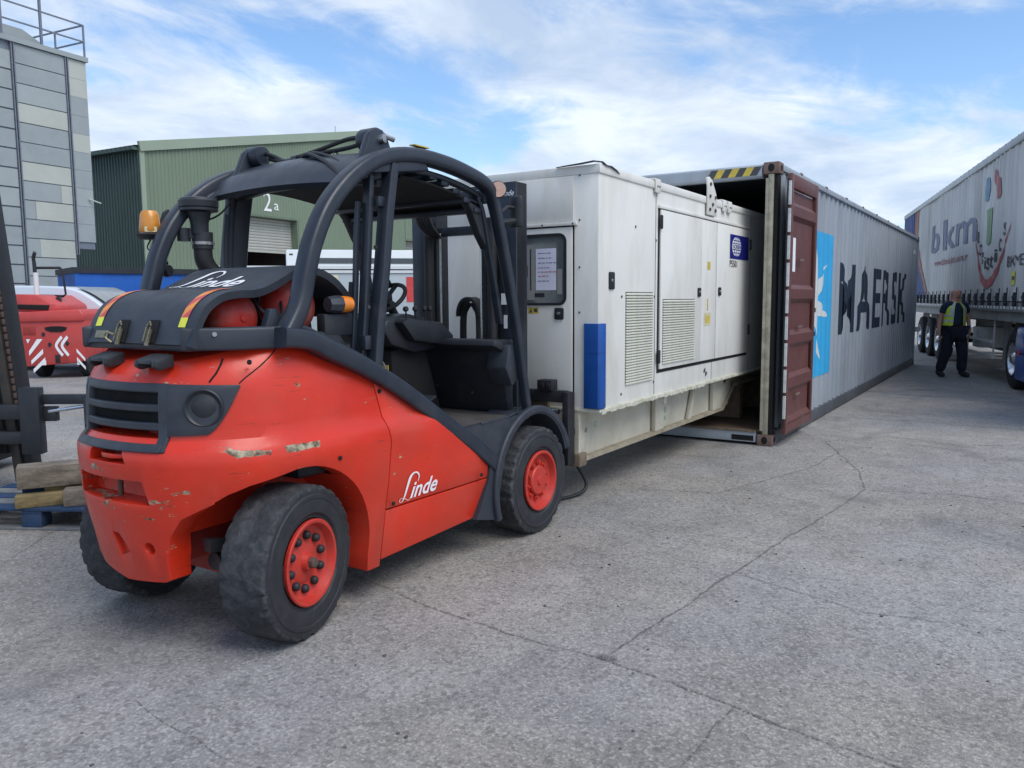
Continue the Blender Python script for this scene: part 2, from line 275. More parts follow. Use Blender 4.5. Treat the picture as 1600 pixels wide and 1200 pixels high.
# ------------------------------------------------------------------ mesh builder
class MB:
    def __init__(s): s.v = []; s.f = []; s.fm = []; s.mi = 0
    def add(s, vs, fs):
        o = len(s.v); s.v += [tuple(p) for p in vs]; s.f += [tuple(i+o for i in f) for f in fs]; s.fm += [s.mi]*len(fs); return s
    def box(s, x0, x1, y0, y1, z0, z1, mtx=None):
        vs = [Vector((x, y, z)) for x in (x0, x1) for y in (y0, y1) for z in (z0, z1)]
        if mtx is not None: vs = [mtx @ p for p in vs]
        return s.add(vs, [(0, 1, 3, 2), (4, 6, 7, 5), (0, 4, 5, 1), (2, 3, 7, 6), (0, 2, 6, 4), (1, 5, 7, 3)])
    def bar(s, a, b, w, h, upv=(0, 0, 1)):
        a = Vector(a); b = Vector(b); d = (b-a).normalized(); u = Vector(upv); sd_ = d.cross(u).normalized(); u = sd_.cross(d)
        vs = []
        for p in (a, b):
            for i, j in ((-1, -1), (1, -1), (1, 1), (-1, 1)): vs.append(p+sd_*(i*w/2)+u*(j*h/2))
        return s.add(vs, [(0, 3, 2, 1), (4, 5, 6, 7), (0, 1, 5, 4), (1, 2, 6, 5), (2, 3, 7, 6), (3, 0, 4, 7)])
    def prism(s, prof, a, b, axis='y'):
        """prof: list of 2D points; axis y -> (x,z), x -> (y,z), z -> (x,y)"""
        def P(q, t): return {'y': (q[0], t, q[1]), 'x': (t, q[0], q[1]), 'z': (q[0], q[1], t)}[axis]
        n = len(prof); vs = [P(q, a) for q in prof]+[P(q, b) for q in prof]
        return s.add(vs, [tuple(range(n))[::-1], tuple(range(n, 2*n))]+[(i, (i+1) % n, n+(i+1) % n, n+i) for i in range(n)])
    def sweep(s, path, sec, closed_sec=True, ups=None, cap=True, scale=None):
        """sec: 2D points (side, up); path list of vectors"""
        path = [Vector(p) for p in path]; k = len(sec); vs = []; fs = []; n = len(path)
        for i, p in enumerate(path):
            d = (path[min(i+1, n-1)]-path[max(i-1, 0)]).normalized(); u = Vector(ups or (0, 0, 1))
            if abs(d.dot(u)) > .98: u = Vector((1, 0, 0))
            sd_ = d.cross(u).normalized(); uu = sd_.cross(d); sc = scale[i] if scale else 1
            for q in sec: vs.append(p+sd_*q[0]*sc+uu*q[1]*sc)
        for i in range(n-1):
            for j in range(k if closed_sec else k-1):
                j2 = (j+1) % k; fs.append((i*k+j, i*k+j2, (i+1)*k+j2, (i+1)*k+j))
        if cap and closed_sec: fs += [tuple(range(k))[::-1], tuple((n-1)*k+j for j in range(k))]
        return s.add(vs, fs)
    def tube(s, path, r, n=10, scale=None):
        # parallel transport
        path = [Vector(p) for p in path]; m_ = len(path); vs = []; fs = []
        d = (path[1]-path[0]).normalized(); u = Vector((0, 0, 1)) if abs(d.z) < .9 else Vector((1, 0, 0)); u = (u-d*u.dot(d)).normalized()
        for i, p in enumerate(path):
            d = (path[min(i+1, m_-1)]-path[max(i-1, 0)]).normalized(); u = (u-d*u.dot(d)).normalized(); w = d.cross(u)
            rr = r*(scale[i] if scale else 1)
            for j in range(n): a = 2*pi*j/n; vs.append(p+u*cos(a)*rr+w*sin(a)*rr)
        for i in range(m_-1):
            for j in range(n): fs.append((i*n+j, i*n+(j+1) % n, (i+1)*n+(j+1) % n, (i+1)*n+j))
        fs += [tuple(range(n))[::-1], tuple((m_-1)*n+j for j in range(n))]
        return s.add(vs, fs)
    def lathe(s, prof, c=(0, 0, 0), d=(0, 0, 1), n=32, rf=None, cap=True):
        """prof: (along, radius)"""
        c = Vector(c); d = Vector(d).normalized(); u = Vector((0, 0, 1)) if abs(d.z) < .9 else Vector((1, 0, 0)); u = (u-d*u.dot(d)).normalized(); w = d.cross(u)
        k = len(prof); vs = []; fs = []
        for j in range(n):
            a = 2*pi*j/n
            for i, (t, r) in enumerate(prof):
                rr = r*(rf(a, i, t, r) if rf else 1); vs.append(c+d*t+(u*cos(a)+w*sin(a))*rr)
        for j in range(n):
            for i in range(k-1): j2 = (j+1) % n; fs.append((j*k+i, j2*k+i, j2*k+i+1, j*k+i+1))
        if cap and prof[0][1] > 1e-4: fs.append(tuple(j*k for j in range(n)))
        if cap and prof[-1][1] > 1e-4: fs.append(tuple(j*k+k-1 for j in range(n))[::-1])
        return s.add(vs, fs)
    def grid(s, fn, nu, nv, thick=None):
        """fn(u,v) -> Vector ; optional thickness along local normal (closed slab)"""
        P = [[Vector(fn(i/nu, j/nv)) for j in range(nv+1)] for i in range(nu+1)]
        def idx(i, j): return i*(nv+1)+j
        vs = [P[i][j] for i in range(nu+1) for j in range(nv+1)]
        fs = [(idx(i, j), idx(i+1, j), idx(i+1, j+1), idx(i, j+1)) for i in range(nu) for j in range(nv)]
        if thick:
            o = len(vs)
            for i in range(nu+1):
                for j in range(nv+1):
                    a = P[min(i+1, nu)][j]-P[max(i-1, 0)][j]; b = P[i][min(j+1, nv)]-P[i][max(j-1, 0)]
                    vs.append(P[i][j]-a.cross(b).normalized()*thick)
            fs += [tuple(o+q for q in f[::-1]) for f in fs[:nu*nv]]
            for i in range(nu): fs += [(idx(i, 0), o+idx(i, 0), o+idx(i+1, 0), idx(i+1, 0)), (idx(i+1, nv), o+idx(i+1, nv), o+idx(i, nv), idx(i, nv))]
            for j in range(nv): fs += [(idx(0, j+1), o+idx(0, j+1), o+idx(0, j), idx(0, j)), (idx(nu, j), o+idx(nu, j), o+idx(nu, j+1), idx(nu, j+1))]
        return s.add(vs, fs)
    def build(s, name, mats, parent=None, bevel=0., seg=2, smooth=38, loc=(0, 0, 0), rot=None, weld=True):
        me = bpy.data.meshes.new(name); me.from_pydata(s.v, [], s.f)
        if not isinstance(mats, (list, tuple)): mats = [mats]
        for q in mats: me.materials.append(q)
        if len(mats) > 1: me.polygons.foreach_set('material_index', s.fm)
        bm = bmesh.new(); bm.from_mesh(me)
        if weld: bmesh.ops.remove_doubles(bm, verts=bm.verts, dist=1e-5)
        bmesh.ops.recalc_face_normals(bm, faces=bm.faces)
        if bevel:
            es = [e for e in bm.edges if len(e.link_faces) == 2 and e.calc_face_angle(0) > R(32)]
            bmesh.ops.bevel(bm, geom=es, offset=bevel, segments=seg, affect='EDGES', profile=.5, clamp_overlap=True)
        bm.to_mesh(me); bm.free()
        if smooth: me.polygons.foreach_set('use_smooth', [True]*len(me.polygons)); me.set_sharp_from_angle(angle=R(smooth))
        me.update()
        o = bpy.data.objects.new(name, me); COL.objects.link(o); o.location = loc
        if rot: o.rotation_euler = rot
        if parent is not None: o.parent = parent
        return o
def thing(name, label, cat, loc=(0, 0, 0), rz=0, group=None):
    o = bpy.data.objects.new(name, None); COL.objects.link(o); o.location = loc; o.rotation_euler = (0, 0, rz); o.empty_display_size = .2
    o['label'] = label; o['category'] = cat
    if group: o['group'] = group
    return o
def tag(o, label, cat, group=None):
    o['label'] = label; o['category'] = cat
    if group: o['group'] = group
    return o
def like(src, loc=None, rot=None, parent='same', scale=None):
    c = src.copy(); COL.objects.link(c)
    if loc is not None: c.location = loc
    if rot is not None: c.rotation_euler = rot
    if scale is not None: c.scale = scale
    if parent != 'same': c.parent = parent
    return c
def copy_tree(o, parent=None):
    c = o.copy(); COL.objects.link(c); c.parent = parent
    for ch in list(o.children): copy_tree(ch, c)
    return c
def boolean(o, cutters, op='DIFFERENCE'):
    for c in cutters:
        md = o.modifiers.new('b', 'BOOLEAN'); md.operation = op; md.object = c; md.solver = 'EXACT'
    bpy.context.view_layer.update()
    dg = bpy.context.evaluated_depsgraph_get(); me = bpy.data.meshes.new_from_object(o.evaluated_get(dg))
    o.modifiers.clear(); old = o.data; o.data = me; bpy.data.meshes.remove(old)
    for c in cutters: 
        d = c.data; bpy.data.objects.remove(c); bpy.data.meshes.remove(d)
    return o
def finish(o, bevel=0., seg=2, smooth=35, ang=28):
    me = o.data; bm = bmesh.new(); bm.from_mesh(me)
    bmesh.ops.remove_doubles(bm, verts=bm.verts, dist=2e-4)
    bmesh.ops.dissolve_limit(bm, angle_limit=R(1), verts=bm.verts, edges=bm.edges)
    if bevel:
        es = [e for e in bm.edges if len(e.link_faces) == 2 and e.calc_face_angle(0) > R(ang)]
        bmesh.ops.bevel(bm, geom=es, offset=bevel, segments=seg, affect='EDGES', profile=.5, clamp_overlap=True)
    bm.to_mesh(me); bm.free()
    me.polygons.foreach_set('use_smooth', [True]*len(me.polygons)); me.set_sharp_from_angle(angle=R(smooth)); me.update()
    return o
# ---- lettering
def glyphs(body, bold=.0, shear=0., space=1.):
    c = bpy.data.curves.new('t', 'FONT'); c.body = body; c.offset = bold; c.shear = shear; c.space_character = space; c.resolution_u = 3; c.fill_mode = 'FRONT'
    o = bpy.data.objects.new('t', c); COL.objects.link(o); bpy.context.view_layer.update()
    me = bpy.data.meshes.new_from_object(o.evaluated_get(bpy.context.evaluated_depsgraph_get()))
    v = [(p.co.x, p.co.y) for p in me.vertices]; f = [tuple(p.vertices) for p in me.polygons]
    bpy.data.objects.remove(o); bpy.data.curves.remove(c); bpy.data.meshes.remove(me)
    x0 = min(p[0] for p in v); x1 = max(p[0] for p in v); y0 = min(p[1] for p in v); y1 = max(p[1] for p in v)
    return [((p[0]-x0)/(x1-x0), (p[1]-y0)/(y1-y0)) for p in v], f
def ribbon2d(pts, ws):
    v = []; f = []; n = len(pts)
    for i, p in enumerate(pts):
        a = Vector(pts[max(i-1, 0)]); b = Vector(pts[min(i+1, n-1)]); d = (b-a).normalized(); nn = Vector((-d.y, d.x)); w = ws[i]/2
        v += [tuple(Vector(p)+nn*w), tuple(Vector(p)-nn*w)]
    for i in range(n-1): f.append((2*i, 2*i+1, 2*i+3, 2*i+2))
    return v, f
def spline(pts, k=6):
    o = []
    P = [pts[0]]+list(pts)+[pts[-1]]
    for i in range(1, len(P)-2):
        for j in range(k):
            t = j/k; o.append(tuple(.5*((2*P[i][c])+(-P[i-1][c]+P[i+1][c])*t+(2*P[i-1][c]-5*P[i][c]+4*P[i+1][c]-P[i+2][c])*t*t+(-P[i-1][c]+3*P[i][c]-3*P[i+1][c]+P[i+2][c])*t**3) for c in range(len(pts[0]))))
    return o+[tuple(pts[-1])]
def join2d(parts):
    v = []; f = []
    for (vv, ff) in parts: o = len(v); v += vv; f += [tuple(i+o for i in q) for q in ff]
    return v, f
def printed(name, shape, box, fn, mt, parent, cuts=None, cutsv=None):
    """shape: unit-square 2D mesh, box (u0,u1,v0,v1), fn(u,v)->xyz"""
    v, f = shape; u0, u1, v0, v1 = box
    bm = bmesh.new(); vs = [bm.verts.new((u0+(u1-u0)*p[0], v0+(v1-v0)*p[1], 0)) for p in v]
    for q in f:
        try: bm.faces.new([vs[i] for i in q])
        except Exception: pass
    for ax, cc in ((0, cuts), (1, cutsv)):
        for c in (cc or []):
            bmesh.ops.bisect_plane(bm, geom=bm.verts[:]+bm.edges[:]+bm.faces[:], plane_co=(c, c, 0), plane_no=((1, 0, 0) if ax == 0 else (0, 1, 0)))
    for q in bm.verts: q.co = Vector(fn(q.co.x, q.co.y))
    me = bpy.data.meshes.new(name); bm.to_mesh(me); bm.free(); me.materials.append(mt)
    o = bpy.data.objects.new(name, me); COL.objects.link(o); o.parent = parent
    return o
def script_logo():
    L = spline([(.45, .62), (.475, .80), (.42, .95), (.33, .97), (.25, .85), (.19, .55), (.13, .22), (.07, .04), (.01, .06), (.03, .16), (.12, .14), (.22, .03), (.28, .08)], 6)
    w = [.012+.05*max(0, sin(pi*min(1, i/(len(L)*.62))))**1.5 for i in range(len(L))]
    g, gf = glyphs('inde', .018, .38, 1.02)
    g = [(.27+.73*p[0], .06+.60*p[1]) for p in g]
    return join2d([ribbon2d(L, w), (g, gf)])
LOGO = script_logo()
RECT = ([(0, 0), (1, 0), (1, 1), (0, 1)], [(0, 1, 2, 3)])
def circ2d(n=32): return [(0.5+.5*cos(2*pi*i/n), .5+.5*sin(2*pi*i/n)) for i in range(n)], [tuple(range(n))]
def fr(a, b, n): return [a+(b-a)*i/n for i in range(1, n)]

# ================================================================== GROUND
def struct(o): o['kind'] = 'structure'; return o
g = MB(); g.add([(-400, -400, 0), (800, -400, 0), (800, 800, 0), (-400, 800, 0)], [(0, 1, 2, 3)])
ground = struct(g.build('ground', M['ground'], smooth=0))
def crack(pts, w, seed, z=.004):
    rnd = random.Random(seed); v = []; f = []
    P = []
    for (a, b) in zip(pts[:-1], pts[1:]):
        L = (Vector(b)-Vector(a)).length; k = max(2, int(L/.045))
        for i in range(k): P.append(Vector(a).lerp(Vector(b), i/k))
    P.append(Vector(pts[-1])); off = 0
    for i, p in enumerate(P):
        d = (P[min(i+1, len(P)-1)]-P[max(i-1, 0)]).normalized(); nn = Vector((-d.y, d.x)); off = off*.8+rnd.uniform(-1, 1)*.007
        ww = 1.9*w*rnd.uniform(.35, 1.3)*(1 if 0 < i < len(P)-1 else .1)
        c = p+nn*off; v += [(c.x+nn.x*ww/2, c.y+nn.y*ww/2, z), (c.x-nn.x*ww/2, c.y-nn.y*ww/2, z)]
    for i in range(len(P)-1): f.append((2*i, 2*i+1, 2*i+3, 2*i+2))
    m_ = MB(); m_.add(v, f); return m_.build('crack', M['jointg'], ground, smooth=0, weld=False)
crack([(3.01, 1.45), (3.6, 1.39), (4.34, 1.31), (4.93, 1.25), (5.8, 1.14), (6.82, 1.04), (7.43, 1.16), (8.12, 1.42), (8.94, 1.76)], .008, 1)
crack([(3.2, 3.2), (3.13, 2.88), (3.01, 2.32), (2.96, 1.84), (2.95, 1.42), (2.87, .85), (2.8, .5), (2.77, .29), (2.7, -1.5)], .0065, 2)
crack([(2.87, .85), (2.62, .87), (2.38, .89), (1.8, .93)], .006, 3)
crack([(10.9, 2.1), (10.95, 1.2), (10.87, -.03), (10.8, -4)], .018, 4)
crack([(6.8, 1.0), (7.0, .4), (6.9, -.6), (7.1, -2)], .008, 5)
crack([(4.34, 1.31), (4.1, .6), (4.25, -.2), (4.1, -1.2)], .005, 6)
crack([(1.7, 2.9), (1.62, 2.2), (1.75, 1.6), (1.7, .7)], .003, 7)
crack([(14.8, 1.9), (14.9, .4), (14.7, -1.5)], .018, 8)
crack([(5.9, 2.6), (6.1, 2.0), (7.4, 1.6), (8.6, 1.5)], .006, 9)
crack([(1.0, 4.4), (1.6, 4.6), (2.1, 4.9), (3.6, 6.2)], .005, 11)
crack([(8.9, 1.8), (9.6, 1.2), (9.4, .5), (10.0, -.4)], .01, 12)
# old patch where the two joints meet
pm = MB(); n_ = 44; rnd = random.Random(3)
pm.add([(2.985+.028*cos(2*pi*i/n_)*rnd.uniform(.3, 1.5), 1.44+.05*sin(2*pi*i/n_)*rnd.uniform(.5, 1.4), .008) for i in range(n_)], [tuple(range(n_))])
pm.build('patch', M['jointg'], ground, smooth=0)
# loose grit
gb = MB(); rnd = random.Random(5)
for i in range(260):
    x = rnd.uniform(1.2, 9); y = rnd.uniform(-2.5, 3.2); s_ = rnd.uniform(.002, .007)
    gb.box(x-s_, x+s_*rnd.uniform(.5, 1.3), y-s_*rnd.uniform(.5, 1.3), y+s_, 0, s_*rnd.uniform(.5, 1.2))
gr = gb.build('loose_grit', M['joint'], None, smooth=0); gr['kind'] = 'stuff'; tag(gr, 'loose dark grit scattered over the concrete yard', 'grit')

# ================================================================== FORKLIFT
FX, FY = 1.95, 3.33
FL = thing('forklift_truck', 'big red forklift with gas bottles lifting the white generator, nearest vehicle', 'forklift', (FX, FY, 0))
NS = 2.2
def outline(a, w, xr, xs=.55):
    """a in -pi/2..pi/2 ; a=-pi/2 right side, 0 = rear centre, pi/2 left"""
    sy = abs(sin(a))**(2/NS)*(1 if a >= 0 else -1); cxx = abs(cos(a))**(2/NS)
    return (xr+(xs-xr)*(1-cxx), w*sy)
LV = [(.18, .60, .05), (.30, .612, .045), (.5, .63, .015), (.64, .645, -.015), (.84, .655, -.03), (.885, .652, -.03), (.915, .640, -.015), (.95, .618, .020), (1.0, .612, .026), (1.1, .605, .03), (1.165, .598, .036), (1.205, .592, .05), (1.255, .58, .085), (1.30, .565, .13), (1.36, .53, .20), (1.42, .49, .28)]
def lev(z):
    for (a, b) in zip(LV[:-1], LV[1:]):
        if a[0] <= z <= b[0]:
            t = (z-a[0])/(b[0]-a[0]); return a[1]+(b[1]-a[1])*t, a[2]+(b[2]-a[2])*t
    return LV[-1][1:] if z > 1 else LV[0][1:]
def skinpt(a, z, off=0.):
    w, xr = lev(z); x, y = outline(a, w, xr)
    if off:
        x2, y2 = outline(a+.01, w, xr); x1, y1 = outline(a-.01, w, xr); d = Vector((x2-x1, y2-y1)).normalized(); nn = Vector((-d.y, d.x))
        x += nn.x*off; y += nn.y*off
    return Vector((x, y, z))
def body_volume(name):
    mb = MB(); NA = 40; rows = []
    zs = sorted(set([l[0] for l in LV]+[.28, .42, .57, .7, .77, .93, 1.05, 1.15, 1.245, 1.28]))
    for z in zs:
        w, xr = lev(z); row = []
        for i in range(NA+1):
            a = -pi/2+pi*i/NA; x, y = outline(a, w, xr); row.append((x, y, z))
        # front: keep the side straight to x = 2.05, tapering a little
        row = [(2.05, -w*.985, z), (1.3, -w, z)]+row+[(1.3, w, z), (2.05, w*.985, z)]
        rows.append(row)
    k = len(rows[0]); vs = [p for r_ in rows for p in r_]; fs = []
    for i in range(len(rows)-1):
        for j in range(k): j2 = (j+1) % k; fs.append((i*k+j, i*k+j2, (i+1)*k+j2, (i+1)*k+j))
    fs += [tuple(range(k))[::-1], tuple((len(rows)-1)*k+j for j in range(k))]
    mb.add(vs, fs); return mb.build(name, M['red'], smooth=0)
def cut(f): mb = MB(); f(mb); return mb.build('cut', M['red'], smooth=0)
TOP = [(-.2, 1.175), (.03, 1.19), (.055, 1.222), (.13, 1.272), (.25, 1.31), (.36, 1.342), (.47, 1.362), (.54, 1.350), (.64, 1.312), (.97, 1.166), (1.26, 1.01), (1.58, .805), (1.83, .662), (2.06, .53)]
above = lambda: cut(lambda q: q.prism(TOP+[(2.3, .53), (2.3, 1.8), (-.2, 1.8)], -1, 1))
inner = lambda: cut(lambda q: q.prism([(.60, .70), (2.2, .70), (2.2, 1.7), (.60, 1.7)], -.545, .545))
seam = [(.935, 1.6), (.965, 1.30), (1.045, 1.0), (1.083, .82), (1.066, .60), (1.03, .15)]
g_ = .0035
cw = body_volume('counterweight')
arch = [(.945, .05)]+[(.50+.445*cos(a), .35+.445*sin(a)) for a in [R(x) for x in range(-10, 96, 7)]]+[(.36, .772), (.22, .735), (.13, .70), (.06, .66), (-.2, .60), (-.2, .05)]
archR = [(.945, .05)]+[(.50+.445*cos(a), .35+.445*sin(a)) for a in [R(x) for x in range(-10, 96, 7)]]+[(.36, .772), (.26, .75), (.19, .72), (.15, .69), (.13, .05)]
cutters = [above(), inner(),
    cut(lambda q: q.prism([(s[0]-g_, s[1]) for s in seam]+[(3, .15), (3, 1.6)], -1, 1)),
    cut(lambda q: q.prism(archR, -1, -.27)), cut(lambda q: q.prism(archR, .27, 1)),
    cut(lambda q: q.prism([(-.262, 0), (-.262, .41), (-.30, .53), (-.365, .615), (-.50, .69), (-.56, .715), (-.9, .74), (-.9, 0)], -.2, .20, 'x')),
    cut(lambda q: q.prism([(.262, 0), (.262, .40), (.30, .505), (.365, .60), (.50, .69), (.56, .715), (.9, .74), (.9, 0)], -.2, .20, 'x')),
    cut(lambda q: q.box(.18, .93, -.28, .28, 0, .52)),
    cut(lambda q: q.prism([(-.3, .1), (-.3, .35), (-.235, .318), (0, .300), (.2, .34), (.3, .42), (.3, .1)], -.3, .3, 'x')),
    cut(lambda q: q.prism([(-.24, .672), (-.21, .775), (.28, .775), (.31, .672)], -.2, .105, 'x')),
    cut(lambda q: q.prism([(-.13, .845), (-.10, .925), (.11, .925), (.14, .845)], -.2, .062, 'x')),
    cut(lambda q: q.box(-.2, .24, -.285, .285, .955, 1.158)),
    cut(lambda q: q.lathe([(-.2, .028), (.16, .028)], (0, -.185, .47), (1, 0, 0), 16)),
    cut(lambda q: q.prism([(-.06, .44), (.0, .52), (.05, .52), (.02, .41)], -.1, .05, 'x')),
]
boolean(cw, cutters); finish(cw, .009, 2); cw.name = 'counterweight'; cw.parent = FL
# side panels (right and left come out of one volume, split into two objects)
def side_piece(name, low, sgn):
    o = body_volume(name)
    zsplit = [(.9, .438), (2.3, .476)]
    c = [above(), inner(), cut(lambda q: q.prism([(s[0]+g_, s[1]) for s in seam]+[(-.5, .15), (-.5, 1.6)], -1, 1)),
         cut(lambda q: q.prism([(2.005, 1.6), (1.985, .45), (1.84, .15), (3, .15), (3, 1.6)], -1, 1)),
         cut(lambda q: q.box(.5, 2.5, -.56 if sgn < 0 else -1, 1 if sgn < 0 else .56, 0, 2)),
         cut(lambda q: q.prism([(.9, .0), (1.03, .212), (1.85, .236), (2.3, .24), (2.3, 0)], -1, 1))]
    if low: c.append(cut(lambda q: q.prism([(.9, .4715-g_), (2.3, .455-g_), (2.3, 2), (.9, 2)], -1, 1)))
    else: c.append(cut(lambda q: q.prism([(.9, .4715+g_), (2.3, .455+g_), (2.3, 0), (.9, 0)], -1, 1)))
    boolean(o, c); finish(o, .006, 2); o.name = name; o.parent = FL; return o
for sg in (-1, 1):
    side_piece('side_panel', False, sg); side_piece('lower_side_panel', True, sg)
# deep seam on the corner (hatch joint) : dark shut line strips, real grooves
hb = MB()
hb.sweep([skinpt(-.80, 1.195, .003), skinpt(-.84, 1.23, .002), skinpt(-.86, 1.265, .003), skinpt(-.86, 1.29, .004)], [(-.003, -.003), (.003, -.003), (.003, .003), (-.003, .003)])
hb.build('shut_line', M['void'], FL)
for sg in (-1, 1):
    pts = []
    for k in range(13):
        t = k/12; x = .275+.225*t; z = 1.185+.172*(t**.85)-.012*sin(pi*t)
        w, xr = lev(z); c_ = max(0, 1-(x-xr)/(.55-xr)); pts.append(Vector((x, sg*(w*(1-c_**NS)**(1/NS)+.0003), z)))
    hb = MB(); hb.sweep(pts, [(-.0022, -.0022), (.0022, -.0022), (.0022, .0022), (-.0022, .0022)]); hb.build('shut_line', M['void'], FL)
# small plugs and screws in the paint
for (x, y, z) in ((1.05, -.612, 1.08), (.30, -.56, 1.275), (1.09, -.652, .50), (1.88, -.65, .50), (.72, -.657, .80)):
    b_ = MB(); b_.lathe([(0, .011), (.006, .011), (.007, .006), (.0072, 0)], (x, y+.004, z), (0, -1, 0), 14); b_.build('plug', M['void'], FL)
# grille: bars follow the rounded rear
def arc_panel(name, a0, a1, zlo, zhi, off, th, mt, par, nu=26, nv=5, bev=0):
    mb = MB(); mb.grid(lambda u, v: skinpt(a0+(a1-a0)*u, zlo(u)+(zhi(u)-zlo(u))*v, off), nu, nv, th); return mb.build(name, mt, par, bevel=bev)
AR, AL = -.435, .435
grille = arc_panel('grille', AR-.03, AL+.03, lambda u: 1.150, lambda u: 1.192, .006, -.05, M['plastic'], FL, bev=.008)
for (lo, hi) in ((1.068, 1.100), (.990, 1.022)):
    arc_panel('grille_bar', AR-.02, AL+.02, lambda u, lo=lo: lo, lambda u, hi=hi: hi, .008, -.05, M['plastic'], grille, bev=.010)
arc_panel('grille_bar', AR-.02, AL+.02, lambda u: .905, lambda u: .938, .012, -.05, M['plastic'], grille, bev=.008)
arc_panel('grille_end', AR-.05, AR+.035, lambda u: .905, lambda u: 1.190, .009, -.05, M['plastic'], grille, nu=4, bev=.006)
arc_panel('grille_end', AL-.035, AL+.05, lambda u: .905, lambda u: 1.190, .009, -.05, M['plastic'], grille, nu=4, bev=.006)
# housing of the lamp, tapers to a point on the flank
def zlo_h(u): return .968+.012*u if u < .52 else .974+.200*((u-.52)/.48)**1.5
hs = arc_panel('lamp_housing', AR-.04, -1.045, zlo_h, lambda u: 1.188-.008*u, .010, .03, M['plastic'], FL, nu=34, nv=6, bev=.004)
arc_panel('lamp_housing', AL+.04, 1.045, zlo_h, lambda u: 1.188-.008*u, .010, -.03, M['plastic'], FL, nu=34, nv=6, bev=.004)
c0 = skinpt(-.76, 1.088, .010); c1 = skinpt(-.70, 1.088, .010); c2 = skinpt(-.82, 1.088, .010); dd = (c1-c2).normalized(); nn0 = Vector((-dd.y, dd.x, 0)); nn0 = nn0 if nn0.x < 0 else -nn0
lm = MB(); lm.lathe([(-.02, .082), (.003, .082), (.007, .076), (-.004, .062), (-.006, .058), (.006, .036), (.010, 0)], c0, nn0, 30); lm.build('lamp_cover', M['plasticd'], hs)
ib = MB(); ib.box(.085, .235, -.283, .283, 1.0, 1.156); ib.build('slot_shade_block', M['void'], FL)  # black block in the pocket, stands in for deep shade behind the slots
ib = MB(); ib.lathe([(0, .05), (.05, .06), (.06, .0)], (.2, -.1, .99), (-1, 0, 0), 20); ib.build('fan_boss', M['reddull'], FL)
# handles on the hood
def handle(y0, y1):
    mb = MB(); x0 = .075
    mb.prism([(x0-.02, 1.246), (x0-.045, 1.262), (x0-.04, 1.288), (x0+.045, 1.312), (x0+.05, 1.26)], y0, y0+.028)
    mb.prism([(x0-.02, 1.246), (x0-.045, 1.262), (x0-.04, 1.288), (x0+.045, 1.312), (x0+.05, 1.26)], y1-.028, y1)
    mb.prism([(x0-.045, 1.272), (x0-.04, 1.290), (x0+.045, 1.314), (x0+.045, 1.296)], y0+.0275, y1-.0275)
    mb.build('grab_handle', M['plasticd'], FL, bevel=.005)
handle(-.30, -.15); handle(.06, .21)
# tow pin and tow hook
tb = MB(); tb.tube([(.045, .02, .68), (.045, .02, .765)], .012, 12); tb.tube([(.045, .02, .765), (.045, .02, .772)], .018, 12); tb.build('tow_pin', M['rustmetal'], FL)
tb = MB(); tb.sweep([(.05, -.085, .874), (.0, -.08, .874), (-.018, -.04, .874), (-.018, .02, .874), (.0, .06, .874), (.05, .065, .874)], [(-.012, -.01), (.012, -.01), (.012, .01), (-.012, .01)])
tb.build('tow_hook', M['red'], FL, bevel=.004)
# tray, dark side buffers
tb = MB(); tb.prism([(.135, 1.322), (.13, 1.335), (.14, 1.395), (.165, 1.40), (.175, 1.35), (.9, 1.35), (.9, 1.315)], -.37, .37); tb.build('bottle_tray', M['plastic'], FL, bevel=.006)
for sg in (-1, 1):
    tb = MB(); tb.prism([(.105, sg*.365), (.120, sg*.385), (.30, sg*.535), (.50, sg*.585), (.56, sg*.585), (.56, sg*.44), (.30, sg*.40), (.16, sg*.33)], 1.325, 1.422, 'z'); tb.build('tray_buffer', M['plastic'], FL, bevel=.012, seg=3)
    tb = MB(); tb.tube([(.21, sg*.455, 1.395), (.205, sg*.464, 1.395)], .010, 10); tb.build('bolt', M['metal'], FL)
# gas bottles
def bottle(x, z, r, y0, y1, lab):
    mb = MB(); mb.lathe([(0, 0), (.006, r*.45), (.03, r*.80), (.07, r*.97), (.10, r), (y1-y0-.1, r), (y1-y0-.06, r*.95), (y1-y0-.01, r*.5), (y1-y0, 0)], (x, y0, z), (0, 1, 0), 36)
    b = mb.build('gas_bottle', M['redbottle'], None, loc=(FX, FY, 0)); tag(b, lab, 'gas bottle', 'gas bottles lying on the forklift'); return b
bottle(.445, 1.458, .128, -.355, .36, 'scuffed red gas bottle nearer the back edge under the black cover')
bottle(.80, 1.505, .150, -.34, .36, 'red gas bottle nearer the seat, partly behind the curved pillar')
mb = MB(); mb.lathe([(0, .0), (0, .018), (-.004, .017), (-.005, .0)], (.445, -.354, 1.458), (0, 1, 0), 16)
mb.build('bottle_boss', M['redbottle'], FL)
for (x, z, r, y) in ((.445, 1.458, .133, -.20), (.80, 1.505, .155, -.20), (.445, 1.458, .133, .22), (.80, 1.505, .155, .22)):
    mb = MB(); n_ = 40; vs = []
    for j in range(n_):
        a = 2*pi*j/n_
        for yy, rr in ((y-.017, r-.004), (y-.017, r), (y+.017, r), (y+.017, r-.004)): vs.append((x+cos(a)*rr, yy, z+sin(a)*rr))
    mb.add(vs, [(j*4+i, ((j+1) % n_)*4+i, ((j+1) % n_)*4+(i+1) % 4, j*4+(i+1) % 4) for j in range(n_) for i in range(4)]); mb.build('bottle_strap', M['metal'], FL)
mb = MB(); mb.tube(spline([(.55, -.30, 1.54), (.56, -.34, 1.49), (.61, -.365, 1.445), (.66, -.36, 1.47), (.70, -.31, 1.53)], 5), .008, 8); mb.build('gas_hose', M['hose'], FL)
